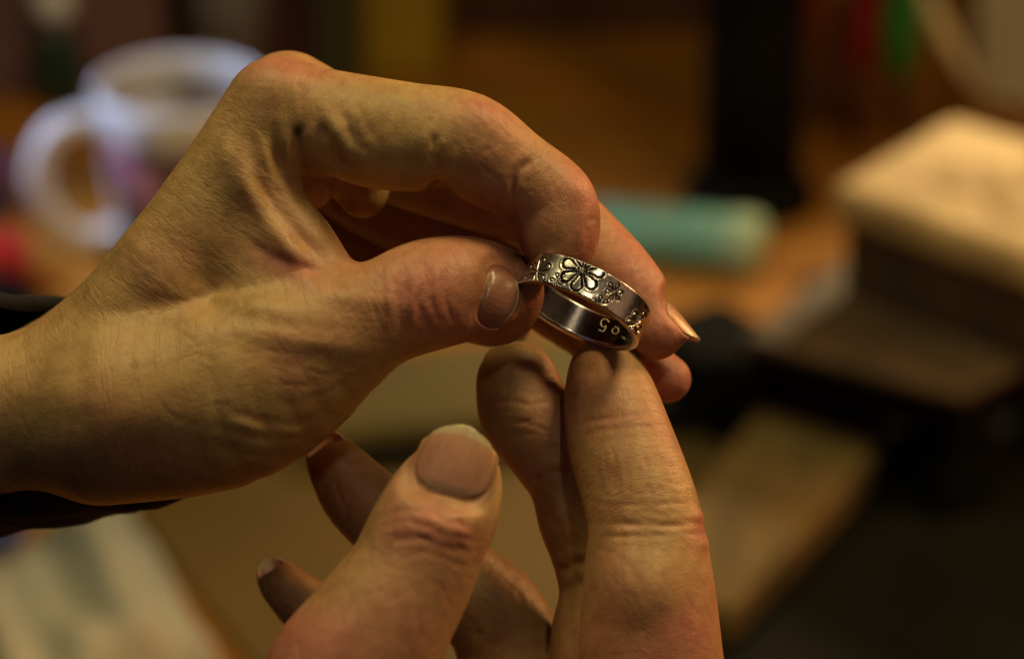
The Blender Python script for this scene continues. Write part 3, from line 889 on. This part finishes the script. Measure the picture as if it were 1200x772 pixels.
for fi, (th, ax0, ln, npet, turn, st, dk) in enumerate(flowers):
    dx = (np.mod(TT - th + math.pi, 2 * math.pi) - math.pi) * RO; dy = AXL - ax0
    rr2 = np.hypot(dx, dy); near = out_m & (rr2 < ln * 1.2)
    if not near.any(): continue
    ang = np.arctan2(dy, dx)
    best = np.full(TT.shape, 9.0)
    for p in range(npet):
        a = turn + p * 2 * math.pi / npet
        lx = dx * math.cos(a) + dy * math.sin(a); ly = -dx * math.sin(a) + dy * math.cos(a)
        # teardrop: narrow at the middle, round outside
        s_ = np.clip(lx / ln, 0.02, 1)
        hw = ln * .245 * np.sqrt(np.clip(s_, 0, 1)) * 1.05
        cx = ln * .70; cr = ln * (.275 if st == 0 else .25)
        d1 = np.hypot(lx - cx, ly) - cr
        d2 = np.where((lx > ln * .08) & (lx < cx), np.abs(ly) - cr * np.clip((lx - ln * .06) / (cx - ln * .06), 0, 1) ** .75, 9)
        best = np.minimum(best, np.minimum(d1, d2))
    g = .19 if st == 0 else (.15 if ln > 3 else .125)                      # groove width mm
    rim_w = .17 if st == 0 else .12
    groove = np.exp(-((best + g * 1.1) / (g * .85)) ** 2)
    rim = np.exp(-((best - rim_w * .9) / rim_w) ** 2)
    inner = np.clip((-best - 2.0 * g) / .2, 0, 1)
    hgt = (-.24 if st == 0 else -.12) * groove + (.09 if st == 0 else .02) * rim
    RRr[near] += hgt[near]
    dv = np.clip(np.exp(-((best + g * 1.1) / (g * .95)) ** 4) * dk, 0, 1)
    dark[near] = np.maximum(dark[near], dv[near])
    member[near & (best < rim_w * 2)] = fi
RV = ring_pt(TT, AXL, RRr).reshape(-1, 3)
ii, jj = np.meshgrid(np.arange(NT), np.arange(NPF), indexing='ij')
i2, j2 = (ii + 1) % NT, (jj + 1) % NPF
RQ = np.stack([ii * NPF + jj, i2 * NPF + jj, i2 * NPF + j2, ii * NPF + j2], -1).reshape(-1, 4)

def silver(nt, b):
    L = nt.links.new
    at = N(nt, 'ShaderNodeAttribute', attribute_name='patina_and_shade')
    tc = N(nt, 'ShaderNodeTexCoord')
    nz = N(nt, 'ShaderNodeTexNoise'); nz.inputs['Scale'].default_value = 260; nz.inputs['Detail'].default_value = 6; nz.inputs['Roughness'].default_value = .7
    L(tc.outputs['Object'], nz.inputs['Vector'])
    rp = ramp(nt, [(.35, (.50, .46, .45)), (.6, (.74, .70, .67))])
    L(nz.outputs['Fac'], rp.inputs[0])
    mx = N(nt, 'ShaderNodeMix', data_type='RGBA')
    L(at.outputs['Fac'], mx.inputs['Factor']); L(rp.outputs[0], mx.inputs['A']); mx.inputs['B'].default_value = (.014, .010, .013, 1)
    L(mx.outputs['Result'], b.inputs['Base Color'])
    b.inputs['Metallic'].default_value = 1
    rr = N(nt, 'ShaderNodeMapRange'); rr.inputs['To Min'].default_value = .19; rr.inputs['To Max'].default_value = .32
    L(nz.outputs['Fac'], rr.inputs['Value']); L(rr.outputs[0], b.inputs['Roughness'])
    bp = N(nt, 'ShaderNodeBump'); bp.inputs['Strength'].default_value = .18; bp.inputs['Distance'].default_value = .0002
    L(nz.outputs['Fac'], bp.inputs['Height']); L(bp.outputs[0], b.inputs['Normal'])
MSILVER = node_mat('oxidised_silver', silver)
rn = normals(RV, RQ)
ring_root = empty('ring', cam2world(RC))
tag(ring_root, 'wide silver ring stamped with blackened daisies, held between the fingertips', 'ring')
qm = member.reshape(-1)[RQ]; qf = np.where((qm == qm[:, :1]).all(1), qm[:, 0], -1)
dark[:, np.array(prof[:, 2]) == 2] = .87  # inner wall blackened to stand in for the dark surroundings it mirrors
pat = dark.reshape(-1)
Wn = rn @ CR.T
def ring_piece(name, sel):
    q = RQ[sel]
    if not len(q): return None
    uq, inv = np.unique(q, return_inverse=True)
    o = mesh_obj(name, cam2world(RV[uq]), inv.reshape(q.shape), MSILVER, ring_root)
    at = o.data.attributes.new('patina_and_shade', 'FLOAT', 'POINT'); at.data.foreach_set('value', pat[uq].astype(np.float32))
    o.data.normals_split_custom_set_from_vertices(Wn[uq].tolist())
    return o
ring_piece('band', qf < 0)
for fi in range(len(flowers)):
    ring_piece('stamped_flower', qf == fi)

# stamped figures inside the band
MSTAMP = node_mat('bright_stamp', lambda nt, b: (b.inputs['Base Color'].__setattr__('default_value', (.74, .66, .42, 1)), b.inputs['Metallic'].__setattr__('default_value', .35), b.inputs['Roughness'].__setattr__('default_value', .5)))  # pale yellow stands in for light reflected by the stamped metal
def stroke(name, lines, w=.20):
    V = []; F = []
    for ln in lines:
        pts = smooth_line(ln, 5)
        ts = np.array([ring_hit(x, y, RI, True) for x, y in pts])
        q = np.stack([ts[:, 0] * RI, ts[:, 1]], 1)
        tg = np.gradient(q, axis=0); tg /= np.linalg.norm(tg, axis=1, keepdims=True) + 1e-9
        nm = np.stack([-tg[:, 1], tg[:, 0]], 1)
        b0 = len(V)
        for k in range(len(q)):
            for s, hh in ((-1, -.01), (-.5, .05), (.5, .05), (1, -.01)):
                c = q[k] + nm[k] * s * w / 1.6
                V.append(ring_pt(c[0] / RI, c[1], RI - .01 - hh))
        for k in range(len(q) - 1):
            for s in range(3):
                a = b0 + k * 4 + s
                F.append((a, a + 1, a + 5, a + 4))
    return mesh_obj(name, cam2world(np.array(V)), F, MSTAMP, ring_root)
stroke('stamped_numeral', [[(714, 378), (711, 374.5), (707, 374), (704.2, 377), (704.4, 381), (707, 383), (709.8, 381.5)], [(709.8, 381.5), (709, 385), (707, 388.5)], [(707, 388.8), (701.5, 386.5)]])
stroke('stamped_numeral', [[(720.5, 382.5), (723, 384), (724.8, 386), (724, 389.5), (721, 391), (717.6, 389.5), (717.6, 386), (720.5, 384)]])
stroke('stamped_numeral', [[(729, 394), (730.5, 397), (731.5, 395)], [(731.5, 395), (732.8, 398.2)]], .10)

# ------------------------------------------------------------------ bench and things on it
def prism(name, poly, h_top, h_bot, mat, parent=None, bevel=.002, taper=1.0, origin=True, seg=3):
    """upright block: outline given as world x,y points"""
    p = np.array([[a[0], a[1]] for a in poly]); n = len(p)
    c = p.mean(0)
    area2 = sum(p[i][0] * p[(i + 1) % n][1] - p[(i + 1) % n][0] * p[i][1] for i in range(n))
    if area2 < 0: p = p[::-1]
    lo = c + (p - c) * taper
    V = [(x, y, h_bot) for x, y in lo] + [(x, y, h_top) for x, y in p]
    F = [tuple(range(n))[::-1], tuple(range(n, 2 * n))] + [(i, (i + 1) % n, n + (i + 1) % n, n + i) for i in range(n)]
    o = mesh_obj(name, V, F, mat, parent, smooth=False, origin=None if parent else (c[0], c[1], h_bot))
    if bevel:
        m = o.modifiers.new('b', 'BEVEL'); m.width = bevel; m.segments = seg; m.limit_method = 'ANGLE'
        o.data.polygons.foreach_set('use_smooth', [False] * len(o.data.polygons))
    return o
def box(name, c, sz, mat, parent=None, rz=0, bevel=.002):
    ca, sa = math.cos(R(rz)), math.sin(R(rz))
    pl = [(c[0] + x * ca - y * sa, c[1] + x * sa + y * ca) for x, y in ((-sz[0] / 2, -sz[1] / 2), (sz[0] / 2, -sz[1] / 2), (sz[0] / 2, sz[1] / 2), (-sz[0] / 2, sz[1] / 2))]
    return prism(name, pl, c[2] + sz[2], c[2], mat, parent, bevel)
def lathe(name, base, prof_, mat, parent=None, n=64, axis=None, jitter=0):
    """surface of revolution about z (or the given axis) from (radius, height) pairs"""
    V = []; F = []
    M = Matrix.Identity(3) if axis is None else Vector((0, 0, 1)).rotation_difference(Vector(axis)).to_matrix()
    M = np.array(M)
    for r_, h_ in prof_:
        for i in range(n):
            a = 2 * math.pi * i / n
            V.append(np.array(base) + M @ np.array([r_ * math.cos(a), r_ * math.sin(a), h_]))
    for j in range(len(prof_) - 1):
        for i in range(n):
            k = (i + 1) % n
            F.append((j * n + i, j * n + k, (j + 1) * n + k, (j + 1) * n + i))
    F.append(tuple(range(n))[::-1]); F.append(tuple(range((len(prof_) - 1) * n, len(prof_) * n)))
    return mesh_obj(name, V, F, mat, parent, origin=None if parent else base)
def tube(name, pts, r, mat, parent=None, n=20, sx=1.0):
    pts = np.array(pts, float)
    q = smooth_line(pts, 8) if len(pts) > 2 else pts
    rr3 = np.interp(np.linspace(0, 1, len(q)), np.linspace(0, 1, len(np.atleast_1d(r))), np.atleast_1d(r)) if np.ndim(r) else np.full(len(q), r)
    tg = np.gradient(q, axis=0); tg /= np.linalg.norm(tg, axis=1, keepdims=True)
    ref = np.array([0, 1.0, 0.05])
    V = []
    for k in range(len(q)):
        u = np.cross(tg[k], ref); u /= np.linalg.norm(u); v = np.cross(tg[k], u)
        for i in range(n):
            a = 2 * math.pi * i / n
            V.append(q[k] + (u * math.cos(a) + v * math.sin(a) * sx) * rr3[k])
    F = []
    for k in range(len(q) - 1):
        for i in range(n):
            j = (i + 1) % n
            F.append((k * n + i, k * n + j, (k + 1) * n + j, (k + 1) * n + i))
    F.append(tuple(range(n))[::-1]); F.append(tuple(range((len(q) - 1) * n, len(q) * n)))
    return mesh_obj(name, V, F, mat, parent, origin=None if parent else pts[0])

MWOOD = simple_mat('bench_wood', (0.42, 0.172, 0.012), (0.23, 0.085, 0.008), 6, .55, stretch=(1, 7, 1), bump=.2)
MOLIVE = simple_mat('tan_leather', (0.135, 0.078, 0.013), (0.090, 0.058, 0.010), 9, .7, bump=.3)
MOLIVE2 = simple_mat('pale_wood', (0.155, 0.115, 0.030), (0.105, 0.080, 0.020), 10, .6, stretch=(1, 5, 1))
MBLACK = simple_mat('black_iron', (0.006, 0.006, 0.006), (0.003, 0.003, 0.003), 40, .85, bump=.3)
MBROWN = simple_mat('rusty_steel', (0.10, 0.062, 0.032), (0.045, 0.028, 0.016), 22, .6, bump=.3)
MCREAM = simple_mat('cream_block', (0.62, 0.46, 0.23), (0.36, 0.25, 0.12), 26, .7, bump=.4)
MGREY = simple_mat('grey_metal', (0.75, 0.66, 0.52), (0.50, 0.43, 0.34), 22, .6)
MMAUVE = simple_mat('mauve_card', (0.17, 0.085, 0.080), (0.12, 0.06, 0.058), 10, .8)
MWHITE = simple_mat('white_glaze', (0.72, 0.75, 0.80), (0.66, 0.69, 0.76), 10, .22)
MPAPER = simple_mat('cream_cloth', (0.48, 0.46, 0.38), (0.24, 0.27, 0.28), 7, .85, bump=.4)
MTEAL = simple_mat('turquoise_plastic', (0.14, 0.40, 0.31), (0.11, 0.32, 0.27), 12, .4)
MTEALCAP = simple_mat('pale_plastic', (0.40, 0.56, 0.36), (0.34, 0.48, 0.32), 12, .5)
MRED = simple_mat('red_handle', (0.28, 0.010, 0.008), None, 10, .35)
MGREEN = simple_mat('green_handle', (0.02, 0.19, 0.03), None, 10, .35)
MYEL = simple_mat('mustard_card', (0.42, 0.26, 0.010), (0.32, 0.20, 0.008), 10, .6)
MMAROON = simple_mat('maroon_card', (0.07, 0.012, 0.012), (0.04, 0.008, 0.01), 10, .7)
MDBROWN = simple_mat('dark_brown_wood', (0.085, 0.030, 0.010), (0.05, 0.018, 0.007), 14, .6, stretch=(6, 1, 1))
MSTEEL = simple_mat('polished_steel', (0.62, 0.60, 0.58), (0.5, 0.48, 0.45), 30, .25, metal=1)
MPLANK = simple_mat('worn_plank', (0.19, 0.120, 0.036), (0.085, 0.060, 0.022), 18, .9, stretch=(3, 1, 1), bump=.3)
MSHADE = simple_mat('shade_black', (0.010, 0.009, 0.006), (0.006, 0.0055, 0.004), 18, .9)
for m_ in (MBLACK, MSHADE):
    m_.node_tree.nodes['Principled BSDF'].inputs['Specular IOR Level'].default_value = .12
def clear_glass(nt, b):
    b.inputs['Base Color'].default_value = (.85, .85, .9, 1); b.inputs['Roughness'].default_value = .12
    b.inputs['Transmission Weight'].default_value = .85; b.inputs['IOR'].default_value = 1.4
MGLASS = node_mat('pale_glass', clear_glass)

bench = empty('workbench', (0, 1.2, 0))
tag(bench, 'orange brown wooden workbench under everything', 'workbench')
bench['kind'] = 'structure'
for i in range(9):
    y0 = .45 + i * .155
    box('plank', (0.0, y0 + .0765, -.04), (2.2, .1525, .04), MWOOD, bench, bevel=.0015)

# tan leather mat with a pale board lying on it
matp = [T(150, 600), T(60, 520), T(330, 430), T(900, 400), T(960, 470), T(760, 830), T(330, 830)]
o = prism('leather_mat', matp, .004, .0, MOLIVE, bevel=.001); tag(o, 'flat tan leather mat on the bench behind the lower hand', 'mat')
bp = [T(370, 505, .022), T(330, 440, .022), T(560, 400, .022), T(880, 372, .022), T(905, 425, .022), T(640, 478, .022)]
o = prism('pale_board', bp, .022, .005, MOLIVE2, bevel=.003); tag(o, 'pale olive wooden board behind the fingers, below the thumb of the upper hand', 'board')
# black strip standing in for the shadowed gap in front of it
o = prism('shade_strip', [T(385, 540, .012), T(380, 508, .012), T(880, 440, .012), T(880, 482, .012), T(640, 520, .012)], .012, .0045, MBLACK, bevel=.002)
tag(o, 'long flat black strip standing in for the shadowed gap in front of the pale board', 'shade strip')

# cream cloth lower left
def cloth():
    A, B, C_, D_ = T(-90, 690), T(150, 622), T(262, 800), T(20, 900)
    n = 40; V = []
    for i in range(n + 1):
        for j in range(n + 1):
            u, v = i / n, j / n
            p = (A * (1 - u) + B * u) * (1 - v) + (D_ * (1 - u) + C_ * u) * v
            h = .022 + .006 * math.sin(u * 9 + v * 3) + .004 * math.sin(v * 12 - u * 5) + .003 * math.sin(u * 21)
            e = min(u, 1 - u, v, 1 - v) * 12
            h = .0046 + h * min(1, e) ** .6
            V.append((p[0], p[1], h))
    F = [(i * (n + 1) + j, i * (n + 1) + j + 1, (i + 1) * (n + 1) + j + 1, (i + 1) * (n + 1) + j) for i in range(n) for j in range(n)]
    o = mesh_obj('polishing_cloth', V, F, MPAPER, origin=T(60, 720))
    return o
tag(cloth(), 'crumpled cream polishing cloth in the lower left corner', 'cloth')
o = box('blue_tin', (*T(-14, 715)[:2], .034), (.030, .03, .014), simple_mat('blue_tin', (.06, .09, .40), None, 9, .4), rz=20); tag(o, 'small blue tin on the cloth at the left edge of the picture', 'tin')

# dark upright post with its foot
pb = T(878, 236)
post = empty('iron_post', (pb[0], pb[1], 0)); tag(post, 'thick black iron post standing on a round foot behind the ring', 'post')
lathe('column', (pb[0], pb[1], .02), [(.0260, 0), (.0255, .05), (.0250, .30), (.0250, .50)], MBLACK, post)
lathe('foot', (pb[0], pb[1], 0), [(.034, 0), (.034, .008), (.030, .014), (.024, .022)], MBLACK, post)

# turquoise tube
a0, a1 = T(700, 268, .014), T(885, 288, .014)
tb = empty('plastic_tube', a0); tag(tb, 'turquoise plastic tube lying on the bench beside the black post', 'tube')
tube('barrel', [a0, a0 * .3 + a1 * .7, a1 - (a1 - a0) * .10], .0148, MTEAL, tb, n=32)
dr = (a1 - a0) / np.linalg.norm(a1 - a0)
MBAND = simple_mat('cream_label', (.20, .42, .31), (.13, .34, .27), 90, .5)
for t_ in (.30, .62):
    lathe('label_band', a0 + (a1 - a0) * t_, [(.01485, 0), (.0151, .0004), (.0151, .012), (.01485, .0124)], MBAND, tb, axis=dr, n=32)
lathe('cap', a1 - dr * .013, [(.0150, 0), (.0158, .001), (.0158, .012), (.0135, .016)], MTEALCAP, tb, axis=dr, n=32)

# stand, steel plate and cream block at the right
st = empty('iron_stand', (*T(1080, 470)[:2], 0)); tag(st, 'low black iron stand with a rusty brown top under the cream block', 'stand')
HT = .075
q = [T(872, 392, HT), T(985, 300, HT), T(1330, 330, HT), T(1250, 400, HT), T(1128, 462, HT)]
prism('top', q, HT, HT - .006, MBROWN, st, bevel=.002)
q2 = [T(872, 396, HT - .007), T(985, 302, HT - .007), T(1335, 330, HT - .007), T(1250, 404, HT - .007), T(1128, 468, HT - .007)]
prism('frame', q2, HT - .0065, HT - .026, MBLACK, st, bevel=.002)
for (x, y) in ((1118, 486), (888, 412), (1245, 410), (985, 330)):
    c = T(x, y, HT - .027)
    box('leg', (c[0], c[1], .0), (.026, .026, HT - .027), MBLACK, st, rz=30, bevel=.002)
HB = .125
L1, B1, F1 = T(972, 214, HB), T(1116, 132, HB), T(1215, 300, HB)
q = [L1, B1, B1 + (F1 - L1) * 1.15, L1 + (F1 - L1) * 1.15]
blk = prism('cream_block', q, HB, HB - .018, MCREAM, bevel=.006); tag(blk, 'thick cream coloured block with worn spots lying on the stand', 'block')
MSCORCH = simple_mat('scorch', (.44, .31, .15), (.26, .18, .08), 60, .8)
for a, b, s in ((.42, .45, .016), (.75, .42, .020), (.62, .75, .010)):
    c = L1 + (F1 - L1) * a + (B1 - L1) * b
    lathe('shallow_hollow', (c[0], c[1], HB - .0005), [(s, 0), (s * .98, .0012), (s * .7, .0006), (s * .1, .0004)], MSCORCH, blk, n=40)
mid = L1 + (F1 - L1) * .6 + (B1 - L1) * .5
q3 = [mid + (p - mid) * .90 for p in q]
o = prism('dark_slab', q3, HB - .0185, HT + .001, MBROWN, bevel=.003); tag(o, 'dark slab between the cream block and the rusty stand top', 'slab')
# plank pointing at the viewer
pk = [T(925, 430, .03), T(1042, 470, .03), T(1035, 520, .03), T(856, 712, .03), T(790, 700, .03), T(800, 590, .03)]
o = prism('bench_pin', pk, .03, .0125, MPLANK, bevel=.003); tag(o, 'worn wooden plank slanting down from under the iron stand', 'plank')
o = prism('shade_sheet', [T(770, 850), T(900, 500), T(1060, 440), T(1350, 440), T(1400, 850)], .0075, .0042, MSHADE, bevel=.001); tag(o, 'black sheet standing in for shade in the lower right corner of the bench', 'mat')  # black sheet added for the stand's shade on the bench
o = box('iron_block', (*T(838, 490, 0)[:2], .0125), (.045, .05, .03), MBLACK, rz=35); tag(o, 'small black iron block left of the slanting plank', 'block')

# grey metal box and cream handle behind the block
c = T(1206, 150)
o = box('metal_box', (c[0] + .012, c[1] + .06, 0), (.075, .06, .20), MGREY, rz=-4, bevel=.004); tag(o, 'grey metal box standing behind the cream block', 'box')
kp = [T(1062, -60, .10) , T(1085, 0, .09), T(1108, 40, .075), T(1138, 96, .05), T(1150, 130, .02)]
o = tube('bent_spoon', kp, [.003, .005, .0048, .003, .0025], simple_mat('cream_handle', (.75, .60, .36), None, 9, .3), n=20, sx=.5); tag(o, 'cream curved handle leaning between the green handle and the grey box', 'handle')

# screwdrivers standing at the back
def driver(name, px, pyb, lean, mat, lab, s=1.0, hb=.055):
    b0 = T(px, pyb, hb)
    t0 = b0 + np.array([lean, .0, .14])
    r_ = empty(name, b0); tag(r_, lab, 'screwdriver', 'screwdrivers at the back of the bench')
    ax = (t0 - b0) / np.linalg.norm(t0 - b0)
    lathe('handle', b0, [(.004 * s, 0), (.0085 * s, .006), (.0105 * s, .03), (.0085 * s, .05), (.011 * s, .08), (.010 * s, .10), (.006 * s, .105)], mat, r_, axis=ax, n=28)
    dn = b0 - ax * .045
    lathe('blade', dn, [(.0012, 0), (.0022, .006), (.0022, .045)], MBLACK, r_, axis=ax, n=16)
driver('screwdriver', 938, 62, -.006, MRED, 'red handled screwdriver nearest the black post')
driver('screwdriver', 1010, 82, .006, MRED, 'red handled screwdriver next to the green one')
driver('screwdriver', 1055, 92, -.006, MGREEN, 'green handled screwdriver at the back of the bench', 1.0)
hold = T(1000, 150)
o = box('wooden_rack', (hold[0], hold[1] + .035, 0), (.125, .04, .062), simple_mat('rack_wood', (.30, .125, .014), (.16, .062, .008), 14, .7, stretch=(6, 1, 1)), rz=0, bevel=.003); tag(o, 'dark wooden rack holding the screwdrivers', 'rack')

# brown cabinet, mustard and maroon boxes along the back
c = T(690, 40)
o = box('brown_case', (c[0], c[1] + .03, 0), (.19, .06, .10), MDBROWN, rz=2, bevel=.003); tag(o, 'dark brown wooden case at the back, right of the mustard box', 'case')
c = T(462, 92)
o = box('mustard_box', (c[0] - .002, c[1] + .03, 0), (.062, .05, .12), MYEL, rz=-5, bevel=.003); tag(o, 'mustard yellow box at the back above the index finger', 'box')
c = T(345, 92)
o = box('maroon_box', (c[0], c[1] + .03, 0), (.05, .05, .14), MMAROON, rz=4, bevel=.003); tag(o, 'dark maroon box between the mug and the mustard box', 'box')
c = T(395, 110)
o = box('olive_box', (c[0], c[1] + .03, 0), (.026, .04, .13), simple_mat('olive_card', (.05, .05, .012), None, 9, .7), rz=0, bevel=.003); tag(o, 'narrow dark olive box between the maroon and mustard boxes', 'box')
c = T(20, 150)
o = box('mauve_box', (c[0] - .01, c[1] + .07, 0), (.17, .05, .24), MMAUVE, rz=6, bevel=.004); tag(o, 'large mauve box behind the mug handle', 'box')
c = T(-14, 330)
o = box('red_box', (c[0], c[1], 0), (.040, .035, .020), simple_mat('red_card', (.42, .012, .006), None, 9, .5), rz=15); tag(o, 'small bright red box at the left edge below the mauve box', 'box')
c = T(10, 242)
o = box('purple_box', (c[0] - .01, c[1], 0), (.020, .03, .026), simple_mat('purple_card', (.08, .03, .14), None, 9, .5), rz=15); tag(o, 'small dark purple box left of the mug handle', 'box')
# bottle with pale stopper
c = T(72, 120)
bt = empty('bottle', (c[0], c[1], 0)); tag(bt, 'dark green bottle with a pale round stopper behind the mug', 'bottle')
lathe('glass_body', (c[0], c[1], 0), [(.014, 0), (.0145, .003), (.0145, .030), (.008, .040), (.006, .048)], simple_mat('green_glass', (.015, .04, .02), None, 9, .2), bt, n=40)
lathe('stopper', (c[0], c[1], .0485), [(.006, 0), (.009, .004), (.0115, .011), (.009, .018), (.002, .0215)], MWHITE, bt, n=32)
# tumbler
c = T(268, 110)
gl = lathe('tumbler', (c[0], c[1] + .02, 0), [(.020, 0), (.024, .10), (.0225, .10), (.019, .004)], MGLASS, n=48); tag(gl, 'pale glass tumbler standing behind the mug', 'tumbler')
# black knob near the wrist
c = T(4, 385)
o = lathe('rubber_stopper', (c[0], c[1], 0), [(.016, 0), (.021, .006), (.021, .014), (.014, .022), (.003, .024)], MBLACK, n=40); tag(o, 'round black rubber stopper just above the wrist', 'stopper')

# mug
def mug():
    c = T(222, 284)
    base = np.array([c[0], c[1], 0.0])
    r_ = empty('mug', base); tag(r_, 'white mug with a coloured print and a big round handle', 'mug')
    Rb, Rt, Hh = .0335, .0425, .084
    pr = []
    for t in np.linspace(0, 1, 14):
        pr.append((Rb + (Rt - Rb) * t ** .8, .003 + (Hh - .003) * t))
    pr = [(Rb - .005, 0)] + pr + [(Rt - .0018, Hh + .0016), (Rt - .0038, Hh)] + [(Rb + (Rt - Rb) * t ** .8 - .0042, .006 + (Hh - .006) * t) for t in np.linspace(.96, 0, 10)]
    lathe('body', base, pr, MMUG, r_, n=96)
    lathe('coffee', base, [(.001, .074), (.0372, .0741)], simple_mat('milky_coffee', (.42, .27, .12), None, 6, .3), r_, n=64)
    # print wrapped on the wall facing the viewer
    V = []; F = []
    n, m = 30, 16
    for i in range(n + 1):
        for j in range(m + 1):
            a = R(-150 + 108 * i / n); t = .10 + .68 * j / m
            edge = .10 * math.sin(i * .7) * (1 if j in (0, m) else 0)
            t += edge * .3
            rr4 = Rb + (Rt - Rb) * t ** .8 + .0005
            V.append(base + np.array([rr4 * math.cos(a), rr4 * math.sin(a), .003 + (Hh - .003) * t]))
    for i in range(n):
        for j in range(m):
            q_ = i * (m + 1) + j
            F.append((q_, q_ + m + 1, q_ + m + 2, q_ + 1))
    mesh_obj('printed_picture', V, F, MPRINT, r_)
    a = R(200)
    dx, dy = math.cos(a), math.sin(a)
    def hp(rr5, h): return base + np.array([dx * rr5, dy * rr5, h])
    tube('handle', [hp(.038, .067), hp(.052, .072), hp(.066, .065), hp(.0725, .047), hp(.067, .025), hp(.052, .0105), hp(.034, .011)], [.0062, .0060, .0060, .0062, .0060, .0062, .0066], MWHITE, r_, n=24)
def print_build(nt, b):
    tc = N(nt, 'ShaderNodeTexCoord'); nz = N(nt, 'ShaderNodeTexNoise'); nz.inputs['Scale'].default_value = 34; nz.inputs['Detail'].default_value = 1
    rp = ramp(nt, [(.30, (.06, .03, .08)), (.44, (.10, .10, .11)), (.52, (.32, .06, .08)), (.62, (.60, .36, .36)), (.74, (.30, .07, .34))])
    nt.links.new(tc.outputs['Object'], nz.inputs['Vector']); nt.links.new(nz.outputs['Fac'], rp.inputs[0]); nt.links.new(rp.outputs[0], b.inputs['Base Color'])
    b.inputs['Roughness'].default_value = .3
MPRINT = node_mat('mug_print', print_build)
MMUG = MWHITE
mug()
